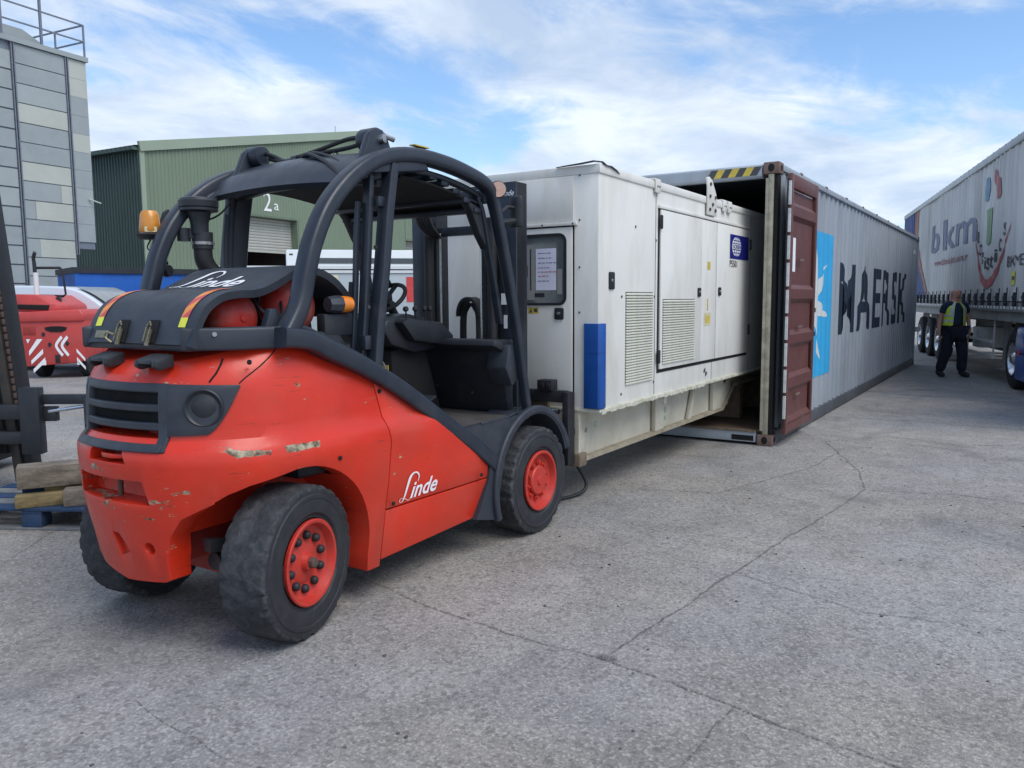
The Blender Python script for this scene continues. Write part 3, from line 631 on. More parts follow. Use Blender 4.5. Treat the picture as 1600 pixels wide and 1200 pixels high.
# black moulded cover over the bottles
CV = spline([(.118, 1.352), (.132, 1.39), (.155, 1.455), (.205, 1.525), (.285, 1.572), (.375, 1.588), (.455, 1.590), (.53, 1.608), (.62, 1.648), (.70, 1.688), (.77, 1.704), (.88, 1.69), (.98, 1.64), (1.06, 1.57)], 4)
def cvpt(s, y):
    s = max(0, min(.9999, s))*(len(CV)-1); i = int(s); t = s-i
    x = CV[i][0]+(CV[i+1][0]-CV[i][0])*t; z = CV[i][1]+(CV[i+1][1]-CV[i][1])*t
    ey = max(0, (abs(y+.03)-.31)/.1); z -= .012*ey*ey
    return Vector((x, y, z))
mb = MB(); mb.grid(lambda u, v: cvpt(u, .36-.78*v), 56, 14, -.034); cover_o = mb.build('bottle_cover', M['plastic'], FL)
mb.v = []; 
def cvn(s, y, off):
    a = cvpt(s-.01, y); b = cvpt(s+.01, y); d = b-a; n = Vector((-d.z, 0, d.x)).normalized(); return cvpt(s, y)+n*off
printed('lettering', LOGO, (-.27, .22, .50, .68), lambda u, v: cvn(v, -u, .003), M['white'], cover_o, cuts=None, cutsv=fr(.50, .68, 16))
def strip(yc, s0, s1):
    n = 7
    for i in range(n):
        a = s0+(s1-s0)*i/n; b = s0+(s1-s0)*(i+1)/n; w = .024
        if i == 0: printed('reflective_strip', RECT, (0, 1, 0, 1), lambda u, v: cvn(a+(b-a)*v, yc+w-2*w*u, .003), M['yeltape'], cover_o); continue
        sh = ([(0, 0), (1, 0), (1, 1), (0, 1)], [(0, 1, 2), (0, 2, 3)])
        A = ([(0, 0), (1, 0), (1, 1)], [(0, 1, 2)]); B = ([(0, 0), (1, 1), (0, 1)], [(0, 1, 2)])
        c1_, c2_ = (M['redtape'], M['ortape']) if i % 2 else (M['ortape'], M['redtape'])
        printed('reflective_strip', A, (0, 1, 0, 1), lambda u, v: cvn(a+(b-a)*v, yc+w-2*w*u, .003), c1_, cover_o, cutsv=[.33, .66])
        printed('reflective_strip', B, (0, 1, 0, 1), lambda u, v: cvn(a+(b-a)*v, yc+w-2*w*u, .003), c2_, cover_o, cutsv=[.33, .66])
strip(-.335, .12, .43); strip(.285, .12, .43)
printed('maker_plate', RECT, (0, 1, 0, 1), lambda u, v: cvn(.045+.05*v, .29-.10*u, .004), M['zinc'], cover_o)
# two latches in notches
for y in (-.14, .08):
    mb = MB(); mb.grid(lambda u, v: cvn(-.02+.17*v, y+.035-.07*u, .006), 3, 6, .002); mb.build('latch_notch', M['void'], cover_o)
    mb = MB()
    p0 = Vector((.125, y, 1.345)); p1 = Vector((.145, y-.004, 1.435))
    mb.bar(p0+Vector((-.025, 0, 0)), p1+Vector((-.025, 0, -.02)), .026, .006, (1, 0, 0)); 
    mb.tube([p0+Vector((-.03, -.014, .02)), p1+Vector((-.032, -.014, -.01))], .004, 6); mb.tube([p0+Vector((-.03, .014, .02)), p1+Vector((-.032, .014, -.01))], .004, 6)
    mb.tube(spline([(.09, y+.0, 1.39), (.075, y+.03, 1.40), (.07, y+.04, 1.38), (.085, y+.015, 1.355)], 4), .005, 6) if y > 0 else None
    mb.tube([(.118, y-.014, 1.43), (.125, y, 1.448), (.118, y+.014, 1.43)], .004, 6)
    mb.build('latch', M['zinc'], FL)
# overhead guard arches
AP = [(.43, 1.34), (.508, 1.392), (.569, 1.505), (.613, 1.648), (.662, 1.793), (.745, 1.944), (.863, 2.073), (1.01, 2.180), (1.18, 2.252), (1.39, 2.286), (1.62, 2.284), (1.83, 2.262), (2.02, 2.225), (2.11, 2.17), (2.155, 2.07), (2.20, 1.915), (2.29, 1.605), (2.39, 1.199), (2.475, .80)]
AP = [(.47, 1.36)]+AP[2:]
APs = spline(AP, 5)
def rsec(w, h, r=.3, n=3):
    o = []
    for (sx, sy, a0) in ((1, 1, 0), (-1, 1, 90), (-1, -1, 180), (1, -1, 270)):
        rr = min(w, h)*r
        for i in range(n+1): a = R(a0+90*i/n); o.append((sx*(w/2-rr)+cos(a)*rr, sy*(h/2-rr)+sin(a)*rr))
    return o
for sg in (-1, 1):
    mb = MB(); sc = []
    L_ = len(APs)
    for i in range(L_): t = i/(L_-1); sc.append(1.0 if t < .55 else max(.62, 1-.9*(t-.55)))
    mb.sweep([(p[0], sg*(.575+.03*max(0, (i/L_-.7)/.3)), p[1]) for i, p in enumerate(APs)], rsec(.078, .092, .30), scale=sc, ups=(0, 1, 0))
    arch_o = mb.build('guard_pillar', M['steelp'], FL)
    # inner channel of the roof side and second leg along the front pillar
    mb = MB(); q = [p for p in APs if .95 < p[0] < 2.35 and p[1] > 1.3]
    mb.sweep([(p[0]+(0 if p[1] > 2.2 else -.05), sg*.52, p[1]-.065) for p in q], rsec(.03, .05, .3), ups=(0, 1, 0)); mb.build('roof_side_channel', M['steelp'], FL)
    # middle pillar with bracket rail
    mb = MB(); mb.sweep([(1.215, sg*.575, 2.22), (1.17, sg*.575, 1.985), (1.13, sg*.575, 1.692), (1.085, sg*.575, 1.434), (1.05, sg*.575, 1.17)], rsec(.055, .075, .2) if sg < 0 else rsec(.13, .10, .2), ups=(0, 1, 0)); mb.build('middle_pillar', M['steelp'], FL)
    mb = MB(); mb.sweep([(1.10, sg*.53, 2.15), (1.085, sg*.53, 1.98), (1.065, sg*.53, 1.75), (1.035, sg*.53, 1.45), (1.0, sg*.53, 1.18)], rsec(.035, .05, .2), ups=(0, 1, 0))
    mb.sweep([(1.05, sg*.50, 2.02), (1.03, sg*.50, 1.85), (1.015, sg*.50, 1.6), (.98, sg*.50, 1.2)], rsec(.03, .02, .2), ups=(0, 1, 0)); mb.build('door_rail', M['steelp'], FL)
    for (x, z) in ((1.165, 1.80), (1.10, 1.50), (1.06, 1.24)):
        mb = MB(); mb.lathe([(0, .010), (.012, .010), (.012, 0)], (x-.05, sg*.545, z), (0, sg, 0), 10); mb.build('bolt', M['metal'], FL)
    mb = MB(); mb.box(1.105, 1.155, sg*.565-.02, sg*.565+.02, 2.0, 2.05); mb.build('hinge', M['steelp'], FL, bevel=.004); mb = MB(); mb.box(.985, 1.03, sg*.565-.02, sg*.565+.02, 1.29, 1.36); mb.build('hinge', M['steelp'], FL, bevel=.004)
    # lug with tilt cylinder eye above the roof
    LX = -.07
    mb = MB()
    mb.prism([(.90, 2.08), (1.02, 2.18), (1.10, 2.26), (1.15, 2.37), (1.19, 2.405), (1.25, 2.405), (1.29, 2.36), (1.32, 2.30), (1.46, 2.27), (1.5, 2.22)], sg*.475-.022, sg*.475+.022)
    mb.prism([(1.02, 2.15), (1.14, 2.245), (1.22, 2.30), (1.27, 2.31), (1.33, 2.30), (1.46, 2.27), (1.5, 2.22)], sg*.475+.02*sg, sg*.60)
    mb.build('lug', M['steelp'], FL, bevel=.010)
    mb = MB(); mb.lathe([(-.055, 0), (-.055, .018), (-.04, .018), (-.04, .034), (-.055, .038), (-.055, .052), (-.045, .057), (.045, .057), (.055, .052), (.055, .0)], (1.22, sg*.435, 2.355), (0, -1, 0), 26); mb.build('cylinder_eye', M['steelp'], FL)
    mb = MB(); mb.lathe([(-.01, .026), (.018, .024), (.022, .012), (.022, 0)], (1.235, sg*.50, 2.355), (.2, sg, .1), 12); mb.tube([(1.25, sg*.5, 2.375), (1.31, sg*.515, 2.36)], .014, 8); mb.build('hose_fitting', M['metal'], FL)
    # foot gusset and rail on the body edge
    mb = MB(); mb.prism([(.40, 1.345), (.46, 1.50), (.50, 1.50), (.56, 1.36)], sg*.50-.02, sg*.50+.02); mb.build('pillar_gusset', M['steelp'], FL, bevel=.006)
    mb = MB(); RP = spline([(.43, 1.375), (.58, 1.358), (.72, 1.300), (.98, 1.190), (1.27, 1.035), (1.60, .830), (1.84, .685), (2.02, .560), (2.06, .525)], 5)
    mb.sweep([(p[0], sg*.605, p[1]) for p in RP], rsec(.088, .088, .18), ups=(0, 1, 0)); mb.build('edge_rail', M['plastic'] if False else M['steelp'], FL)
    mb = MB(); mb.sweep([(p[0]+.02, sg*.565, p[1]+.05) for p in RP[3:-4]], rsec(.03, .03, .3), ups=(0, 1, 0)); mb.build('rail_seal', M['plastic'], FL)
# yellow sticker on the roof
mb = MB(); mb.box(1.38, 1.50, -.60, -.56, 2.336, 2.342); mb.build('sticker', M['yellow'], FL)
# roof beams and panel
mb = MB()
def beam(u, v):
    y = -.55+1.1*u; c = 1-(2*u-1)**2; a = [(.98, 2.08), (1.06, 2.175), (1.16, 2.235), (1.30, 2.245), (1.34, 2.20)]
    t = v*4; i = min(3, int(t)); f = t-i; x = a[i][0]+(a[i+1][0]-a[i][0])*f; z = a[i][1]+(a[i+1][1]-a[i][1])*f
    return (x-.02*c, y, z+.022*c)
mb.grid(beam, 20, 8, .035); mb.build('roof_cross_beam', M['steelp'], FL)
mb = MB()
mb.sweep([(1.16, -.55, 2.12), (1.16, -.3, 2.15), (1.16, 0, 2.16), (1.16, .3, 2.15), (1.16, .55, 2.12)], rsec(.05, .03, .3)); mb.build('rear_window_bar', M['plastic'], FL)
rp = MB()
for i in range(7):
    x0 = 1.36+i*.105; z0 = 2.215-.0045*i*i
    rp.bar((x0+.04, -.54, z0+.01), (x0+.04, .54, z0+.01), .07, .03)
rp.build('roof_slats', M['steelp'], FL, bevel=.006)
mb = MB(); mb.grid(lambda u, v: (1.34+.76*u, -.53+1.06*v, 2.185-.10*u*u), 6, 4, .012); mb.build('roof_panel', M['void'], FL)
mb = MB(); mb.bar((2.10, -.56, 2.15), (2.10, .56, 2.15), .06, .08); mb.build('front_header', M['steelp'], FL, bevel=.01)
for sg in (-1, 1):
    mb = MB(); mb.prism([(1.90, 2.14), (2.09, 2.12), (2.20, 1.90), (2.20, 1.82), (2.14, 1.84), (2.06, 1.93), (1.98, 2.06)], sg*.50-.03, sg*.50+.03); mb.build('corner_gusset', M['plasticd'], FL, bevel=.015)
# hoses over the roof
def hz_(pts, r=.012): mb = MB(); mb.tube(spline(pts, 7), r, 8); mb.build('hydraulic_hose', M['hose'], FL)
hz_([(1.24, .38, 2.37), (1.23, .30, 2.345), (1.22, .20, 2.31), (1.20, .05, 2.32), (1.22, -.08, 2.345), (1.24, -.25, 2.38), (1.22, -.38, 2.375)])
hz_([(1.25, .36, 2.34), (1.22, .25, 2.315), (1.20, .10, 2.30), (1.21, -.06, 2.32), (1.24, -.24, 2.335), (1.23, -.38, 2.345)])
hz_([(1.20, .06, 2.30), (1.14, -.05, 2.31), (1.08, -.20, 2.27), (1.02, -.34, 2.21), (.98, -.46, 2.13)], .011)
hz_([(1.21, .02, 2.31), (1.16, -.08, 2.315), (1.12, -.24, 2.275), (1.06, -.38, 2.22), (1.02, -.50, 2.15)], .011)
hz_([(1.26, .42, 2.30), (1.12, .33, 2.24), (1.02, .36, 2.14), (.96, .43, 2.02), (.92, .52, 1.98), (.86, .56, 1.99)], .005)
for k in range(5):
    mb = MB(); mb.lathe([(-.018, .012), (-.018, .018), (.018, .018), (.018, .012)], (1.20+.01*k, .10-.05*k, 2.312+.004*(k % 2)), (.1, -1, .05), 6); mb.build('hose_fitting', M['metal'] if k % 2 else M['steelp'], FL)
mb = MB(); mb.box(1.17, 1.23, .08, .14, 2.24, 2.31); mb.build('hose_clamp_block', M['steelp'], FL, bevel=.008)
for k, (dx, dy) in enumerate(((.02, .05), (-.02, .04), (0, .06))):
    mb = MB(); mb.tube([(1.23, -.17, 2.33), (1.22+dx, -.17-dy*.4, 2.31), (1.21+dx, -.17-dy, 2.27)], .0025, 5); mb.build('cable_tie', M['black'], FL)
# air intake
IY = .50
mb = MB(); mb.lathe([(0, 0), (0, .045), (-.0, .092), (.008, .102), (.04, .104), (.054, .094), (.060, .07), (.062, 0)], (.865, IY, 2.035), (0, 0, 1), 32)
mb.lathe([(-.02, .07), (-.012, .1), (.002, .10)], (.865, IY, 2.035), (0, 0, 1), 32)
ink = mb.build('intake_cap', M['plasticd'], FL)
mb = MB(); mb.lathe([(.0, .046), (.06, .048), (.11, .062), (.14, .064)], (.865, IY, 1.90), (0, 0, 1), 24); mb.lathe([(0, .055), (.09, .055)], (.88, IY, 1.82), (0, 0, 1), 20); mb.build('intake_neck', M['plasticd'], FL)
mb = MB(); mb.lathe([(-.008, .058), (-.008, .061), (.008, .061), (.008, .058)], (.88, IY, 1.85), (0, 0, 1), 24); mb.build('hose_clip', M['metal'], FL)
mb = MB(); mb.tube(spline([(.88, IY, 1.83), (.885, IY, 1.76), (.92, IY-.01, 1.70), (.99, IY-.05, 1.64), (1.04, IY-.1, 1.56)], 6), .049, 18); mb.build('intake_hose', M['black'], FL)
mb = MB(); mb.bar((.80, .56, 1.90), (.88, .50, 1.90), .05, .05); mb.tube([(.80, .55, 1.93), (.80, .55, 1.86)], .035, 12); mb.build('intake_bracket', M['plasticd'], FL)
# beacon with bracket
BX, BY = .70, .70
mb = MB(); mb.lathe([(0, .0), (0, .05), (.012, .056), (.10, .048), (.118, .036), (.122, 0)], (BX, BY, 1.905), (0, 0, 1), 28); mb.build('beacon_lens', M['amberdull'], FL)
mb = MB(); mb.lathe([(-.03, 0), (-.03, .05), (-.012, .072), (-.004, .074), (0, .05), (0.002, 0)], (BX, BY, 1.90), (0, 0, 1), 28)
mb.tube([(BX+.02, BY-.02, 1.875), (BX+.04, BY-.04, 1.80), (BX+.02, BY-.10, 1.74)], .011, 8); mb.tube(spline([(BX, BY, 1.87), (BX-.02, BY, 1.82), (BX+.02, BY-.05, 1.79), (BX+.04, BY-.08, 1.82)], 5), .004, 6)
mb.build('beacon_base', M['plasticd'], FL)
mb = MB(); mb.box(BX-.03, BX+.03, BY-.052, BY-.05, 1.908, 1.935, Matrix.Translation((BX, BY, 0)) @ Matrix.Rotation(R(-30), 4, 'Z') @ Matrix.Translation((-BX, -BY, 0))); mb.build('beacon_label', M['cream'], FL)
mb = MB(); mb.lathe([(0, 0), (.0, .03), (.02, .036), (.045, .03), (.05, 0)], (BX+.02, BY-.13, 1.70), (-.4, 1, 0), 12); mb.build('work_lamp', M['plasticd'], FL)
mb = MB(); mb.prism([(.80, 1.85), (.80, 1.98), (.82, 2.03), (.85, 2.05), (.86, 2.02), (.865, 1.85)], .74, .765); mb.build('mirror', M['black'], FL, bevel=.005)
# indicator
mb = MB(); mb.lathe([(0, .02), (0, .036), (.045, .043), (.075, .043)], (.82, -.50, 1.515), (1, -.12, 0), 8); mb.build('indicator_base', M['plastic'], FL)
mb = MB(); mb.lathe([(.075, .040), (.10, .041), (.135, .037), (.15, .022), (.152, 0)], (.82, -.50, 1.515), (1, -.12, 0), 18); mb.build('indicator_lens', M['orange'], FL)
mb = MB(); mb.box(.80, 1.0, -.50, -.44, 1.36, 1.47); mb.build('indicator_bracket', M['plasticd'], FL, bevel=.01)
# seat, engine hood, cab
mb = MB(); mb.prism([(.60, 1.30), (.60, 1.40), (.90, 1.38), (1.10, 1.14), (1.46, 1.06), (1.52, .98), (1.52, .7), (.6, .7)], -.50, .50); mb.build('engine_hood', M['plasticd'], FL, bevel=.02)
mb = MB(); mb.grid(lambda u, v: (.98+.0*u+.36*v, -.20+.46*u, 1.16+.05*(1-abs(2*u-1)**3)-.05*v), 10, 8, .10); mb.build('seat_cushion', M['black'], FL)
mb = MB()
def sb(u, v):
    y = -.20+.46*u; z = 1.22+.36*v; e = abs(2*u-1); return (.98-.05*v+.045*e**3, y, z-.04*e**4*v)
mb.grid(sb, 12, 10, .08); mb.build('seat_back', M['black'], FL)
mb = MB()
def hoodc(u, v):
    a = pi*.56*u-.18; r = .235; return (.90+r*sin(a)*1.1, -.34+.7*v, 1.452+r*cos(a))
mb.grid(hoodc, 14, 8, .03); mb.build('seat_guard', M['plasticd'], FL)
mb = MB(); mb.bar((1.05, -.42, 1.36), (1.14, -.36, 1.62), .03, .05); mb.build('seat_belt_arm', M['black'], FL)
mb = MB(); mb.prism([(1.48, .755), (1.48, .79), (2.50, .79), (2.50, .755)], -.60, .60); mb.build('cab_floor', M['brown'] if False else mat('floor_mat_rubber', (.055, .05, .05), .8, 0, .25, 8, .2, 60, (.11, .10, .09), .5, 5), FL)
# front cowl and dashboard
mb = MB(); mb.prism([(2.42, .79), (2.48, .79), (2.44, 1.16), (2.36, 1.24), (2.30, 1.24), (2.33, 1.1)], -.50, .54); mb.build('front_cowl', M['plasticd'], FL, bevel=.012)
mb = MB(); mb.prism([(2.18, 1.245), (2.20, 1.285), (2.44, 1.275), (2.46, 1.18), (2.40, 1.17)], -.54, .54); mb.build('cowl_top', M['plasticd'], FL, bevel=.014)
mb = MB(); mb.prism([(2.30, 1.245), (2.44, 1.26), (2.42, 1.02), (2.34, .98), (2.27, 1.10)], -.575, -.42); mb.build('cowl_end', M['plastic'], FL, bevel=.012)
mb = MB(); mb.box(2.46, 2.49, -.48, -.40, .80, 1.25); mb.box(2.46, 2.49, .40, .48, .80, 1.25); mb.build('cowl_posts', M['plasticd'], FL)
mb = MB(); mb.prism([(1.70, 1.36), (1.74, 1.42), (1.95, 1.45), (2.12, 1.42), (2.25, 1.36), (2.26, 1.22), (2.0, 1.20), (1.78, 1.26)], -.06, .46); mb.build('dashboard', M['plasticd'], FL, bevel=.02)
mb = MB(); mb.prism([(1.80, 1.40), (1.86, 1.425), (2.20, 1.39), (2.33, 1.30), (2.30, 1.23), (1.92, 1.28)], -.13, .06); mb.build('lever_console', M['plasticd'], FL, bevel=.02)
mb = MB(); mb.prism([(1.86, .79), (1.84, 1.22), (2.16, 1.26), (2.34, .79)], .0, .30); mb.build('pedal_box', M['void'], FL, bevel=.01)
ax = Vector((-.66, -.08, .75)).normalized(); ctr = Vector((1.95, .13, 1.545))
mb = MB(); rg = []; u_ = Vector((0, 1, 0)); w_ = ax.cross(u_)
for i in range(37): a = 2*pi*i/36; rg.append(ctr+(u_*cos(a)+w_*sin(a))*.135)
mb.tube(rg, .014, 10); sw = mb.build('steering_wheel', M['black'], FL)
mb = MB(); mb.lathe([(-.035, .03), (.01, .045), (.02, .04), (.02, 0)], ctr, ax, 18)
for a in (30, 150, 270): mb.bar(ctr+(u_*cos(R(a))+w_*sin(R(a)))*.02, ctr+(u_*cos(R(a))+w_*sin(R(a)))*.13, .03, .012, ax)
mb.build('steering_spokes', M['black'], sw)
mb = MB(); kp = ctr+(u_*cos(R(-70))+w_*sin(R(-70)))*.125; mb.lathe([(0, .012), (.02, .02), (.045, .02), (.05, 0)], kp, ax, 12); mb.build('steering_knob', M['black'], sw)
mb = MB(); mb.tube([ctr-ax*.03, ctr-ax*.22], .028, 12); mb.build('steering_column', M['black'], FL)
for (x, y) in ((1.89, -.09), (1.97, -.10), (2.06, -.10), (2.09, -.12)):
    mb = MB(); mb.tube([(x, y, 1.40), (x-.01, y, 1.465)], .005, 6); mb.lathe([(0, .008), (.008, .018), (.02, .019), (.032, .012), (.034, 0)], (x-.01, y, 1.463), (0, 0, 1), 14); mb.build('control_lever', M['black'], FL)
for (x, y) in ((1.98, -.10), (2.02, .05)):
    mb = MB(); mb.box(x, x+.13, y-.045, y+.045, .86, .875, Matrix.Translation((x, 0, .87)) @ Matrix.Rotation(R(-22), 4, 'Y') @ Matrix.Translation((-x, 0, -.87))); mb.build('pedal', M['plastic'], FL, bevel=.004)
mb = MB(); mb.tube(spline([(1.72, .0, 1.06), (1.76, -.02, 1.12), (1.70, .0, 1.22)], 4), .006, 6); mb.build('gas_strut', M['metal'], FL)
mb = MB(); mb.box(1.83, 1.835, .02, .07, 1.08, 1.13); mb.box(1.828, 1.833, .10, .16, .98, 1.0); mb.build('sticker', M['yellow'], FL)
for (y_, z_) in ((.30, 1.10), (-.25, .92), (.05, .95)):
    mb = MB(); mb.lathe([(0, .010), (.006, .010), (.006, 0)], (2.36, y_, z_), (-1, 0, 0), 8); mb.build('bolt', M['metal'], FL)
mb = MB(); mb.tube(spline([(2.2, .5, 1.2), (2.1, .45, 1.0), (1.9, .42, .9), (1.7, .45, .82)], 4), .01, 6); mb.build('cable', M['hose'], FL)
# front fenders and steps
for sg in (-1, 1):
    mb = MB(); A0, A1 = R(20), R(196); y0, y1 = sg*.36, sg*.655
    def fen(u, v, off=0.): a = A0+(A1-A0)*u; r = (.445+.02*sin(a))*(1+.10*(u > .82)*(u-.82)*5); return Vector((2.50+r*cos(a), y0+(y1-y0)*v, .345+r*sin(a)*1.02))
    mb.grid(fen, 30, 4, .03 if sg < 0 else -.03); mb.build('front_fender', M['plastic'], FL)
    mb = MB()
    mb.sweep([Vector((2.50+.462*cos(a), sg*.64, .345+.472*sin(a))) for a in [A0+(R(200)-A0)*i/30 for i in range(31)]], rsec(.05, .045, .3), ups=(0, 1, 0)); mb.build('fender_lip', M['plastic'], FL)
    pl = [(1.845, .232), (1.99, .455), (2.01, .60), (1.66, .785), (2.46, .80), (2.40, .79)]+[(2.50+.452*cos(a), .345+.462*sin(a)) for a in [R(x) for x in range(100, 197, 8)]]+[(2.05, .185)]
    mb = MB(); mb.prism([(1.845, .232), (1.975, .445), (2.0, .56), (1.60, .80), (2.44, .80)]+[(2.50+.452*cos(a), .345+.462*sin(a)) for a in [R(x) for x in range(100, 197, 8)]]+[(2.05, .185)], *sorted((sg*.60, sg*.635))); mb.build('step_panel', M['plastic'], FL)
    mb = MB(); mb.sweep([(1.9, sg*.632, .80), (2.2, sg*.628, .806), (2.35, sg*.60, .812), (2.46, sg*.54, .815)], rsec(.014, .014, .3)); mb.build('floor_edge_strip', M['metal'] if False else M['plastic'], FL)
# chassis underneath
mb = MB(); mb.box(.95, 2.7, -.50, .50, .26, .72); mb.build('chassis', M['void'], FL)
mb = MB(); mb.box(.36, .62, -.40, .40, .27, .42); mb.box(.22, .80, -.12, .12, .34, .54); mb.build('steer_axle', M['reddull'], FL, bevel=.01)
mb = MB(); mb.prism([(.2, .50), (.35, .47), (.62, .44), (.66, .40), (.45, .40), (.2, .44)], -.38, -.33); mb.tube([(.25, -.33, .38), (.70, -.30, .36)], .04, 12); mb.build('steer_link', M['plasticd'], FL)
mb = MB(); mb.box(2.38, 2.62, -.55, .55, .24, .46); mb.build('drive_axle', M['void'], FL)
# wheels
def wheel(name, c, rot, sg, lug, R0=.35, wd=.24, rr=.192):
    w = thing(name, '', '', (0, 0, 0)); 
    for k in ('label', 'category'): del w[k]
    w.parent = FL; w.location = c; w.rotation_euler = (0, 0, rot+(0 if sg < 0 else pi))
    h = wd/2
    prof = [(h-.045, rr-.004), (h-.02, rr+.002), (h-.012, rr+.012), (h-.012, rr+.022), (h-.004, rr+.030), (h+.0, rr+.034), (h+.002, rr+.060), (h-.001, rr+.095), (h+.002, rr+.099), (h+.001, R0-.044), (h-.004, R0-.038), (h-.004, R0-.0165), (h-.009, R0-.006), (h-.016, R0-.001), (h-.05, R0+.001), (h*.25, R0+.001), (0, R0+.001)]
    prof = [(-a, r) for a, r in prof]; prof = prof+[(-a, r) for a, r in prof[::-1][1:]]
    rnd_ = random.Random(int(c[0]*100)+(5 if sg < 0 else 9)); ph = [rnd_.uniform(0, 6.28) for _ in range(6)]
    nlug = 22
    def rf(a, i, t, r):
        if r > R0-.034:
            if lug: 
                edge = abs(t)/h; s = (a*nlug/(2*pi)+(0 if t < 0 else .5)) % 1
                return 1-(.035*edge if (s < .24 and edge > .35) else 0)+.004*sin(a*7+ph[0])
            s = (a*26/(2*pi)+(0 if t < 0 else .5)) % 1
            return 1+.006*sin(a*9+ph[0])*sin(a*23+ph[1]+t*20)+.003*sin(a*61+ph[2]+t*50)-(.024 if (abs(t) > h*.60 and s < .22+.08*sin(a*5)) else 0)
        return 1
    mb = MB(); k_ = 132 if lug else 156
    tr_ = [q for q in prof if q[1] >= R0-.0165]; s1 = prof[:prof.index(tr_[0])+1]; s2 = prof[prof.index(tr_[-1]) if prof.count(tr_[-1]) == 1 else len(prof)-len(s1):]
    mb.lathe(tr_, (0, 0, 0), (0, 1, 0), k_, rf, cap=False); mb.mi = 1; mb.lathe(s1, (0, 0, 0), (0, 1, 0), k_, rf, cap=False); mb.lathe(s2+[prof[0]], (0, 0, 0), (0, 1, 0), k_, rf, cap=False); mb.build('tyre', [M['tyre'], M['tyreside']], w, smooth=26)
    mb = MB(); d = -1
    mb.lathe([(-h+.012, rr+.004), (-h-.004, rr+.006), (-h-.008, rr), (-h-.006, rr-.012), (-h+.014, rr-.020), (-h+.030, rr-.026), (-h+.040, rr-.045), (-h+.042, .10), (-h+.034, .085), (-h+.032, 0)], (0, 0, 0), (0, 1, 0), 48, cap=False); rim = mb.build('rim', M['redrim'], w, smooth=30)
    if lug:
        mb = MB(); mb.lathe([(-h+.06, .098), (-h+.018, .096), (-h+.010, .088), (-h+.008, .03), (-h+.002, .028), (-h+.002, 0)], (0, 0, 0), (0, 1, 0), 32); mb.build('hub', M['redrim'], w)
    else:
        mb = MB(); mb.lathe([(-h+.04, .075), (-h+.03, .045), (-h+.005, .036), (-h+.005, 0)], (0, 0, 0), (0, 1, 0), 28); mb.build('hub', M['redrim'], w)
        mb = MB(); mb.lathe([(-h+.008, .026), (-h-.018, .026), (-h-.022, .020), (-h-.022, 0)], (0, 0, 0), (0, 1, 0), 6); mb.build('hub_nut', M['rustmetal'], w, bevel=.002)
    nb = 10; rb = .122 if not lug else .118
    for k in range(nb):
        a = 2*pi*k/nb+.2; mb = MB(); zz = -h+.042
        if lug: mb.lathe([(zz, .017), (zz-.014, .017), (zz-.014, .010), (zz-.028, .009), (zz-.028, 0)], (rb*cos(a), 0, rb*sin(a)), (0, 1, 0), 6); mb.build('wheel_nut', M['redrim'], w)
        else: mb.lathe([(zz, .020), (zz-.014, .0205), (zz-.024, .016), (zz-.029, .007), (zz-.0295, 0)], (rb*cos(a), 0, rb*sin(a)), (0, 1, 0), 12); mb.build('wheel_nut', M['black'], w)
    return w
wheel('rear_wheel', (.50, -.535, .352), R(13), -1, False)
wheel('rear_wheel', (.50, .535, .352), R(13), 1, False)
wheel('front_wheel', (2.50, -.555, .350), 0, -1, True, wd=.27)
wheel('front_wheel', (2.50, .555, .350), 0, 1, True, wd=.27)
# mast, carriage, forks
mx0, mx1 = 2.60, 2.74
for sg in (-1, 1):
    mb = MB(); y0, y1 = sg*.30-.0, sg*.44
    a, b = sorted((sg*.31, sg*.445))
    mb.box(mx0, mx0+.02, a, b, .22, 2.31); mb.box(mx1-.02, mx1, a, b, .22, 2.31); q0, q1 = sorted((sg*.425, sg*.445)); mb.box(mx0+.02, mx1-.02, q0, q1, .22, 2.31); mb.build('mast_upright', M['steelp'], FL, bevel=.004)
    a, b = sorted((sg*.235, sg*.305)); mb = MB(); mb.box(mx0+.015, mx1+.01, a, b, .24, 2.26); mb.build('inner_mast', M['plasticd'], FL, bevel=.004)
    mb = MB(); mb.tube([(mx0-.03, sg*.27, .3), (mx0-.03, sg*.27, 2.08)], .036, 16); mb.build('lift_cylinder', M['black'], FL)
    mb = MB(); mb.tube([(mx0-.02, sg*.175, .8), (mx0-.02, sg*.175, 2.0)], .010, 10); mb.build('lift_rod', M['alloy'] if sg < 0 else M['metal'], FL)
printed('lettering', LOGO, (0, 1, 0, 1), lambda u, v: (mx0-.004, -.315-.118*u, 2.215+.062*v), M['white'], FL)
printed('sticker', RECT, (0, 1, 0, 1), lambda u, v: (mx0-.004, -.325-.10*u, 1.50+.075*v), M['white'], FL)
printed('sticker', RECT, (0, 1, 0, 1), lambda u, v: (mx0-.004, -.345-.03*u, 1.34+.09*v), M['white'], FL)
printed('sticker', RECT, (0, 1, 0, 1), lambda u, v: (mx0-.004, -.32-.02*u, 2.02+.07*v), M['yellow'], FL)
printed('sticker', circ2d(18), (0, 1, 0, 1), lambda u, v: (mx0-.068, .245+.03*u, 1.33+.035*v), M['redtape'], FL)
mb = MB(); mb.box(mx0-.01, mx0+.05, -.31, .31, 2.20, 2.30); mb.box(mx0+.0, mx0+.06, -.31, .31, 1.98, 2.04); mb.build('mast_crossbar', M['steelp'], FL, bevel=.006)
mb = MB(); mb.lathe([(0, .0), (0, .035), (.01, .05), (.03, .052), (.035, .046), (.036, 0)], (2.15, -.60, 2.19), (-.75, -.65, 0), 24); mb.build('round_work_lamp', M['black'], FL)
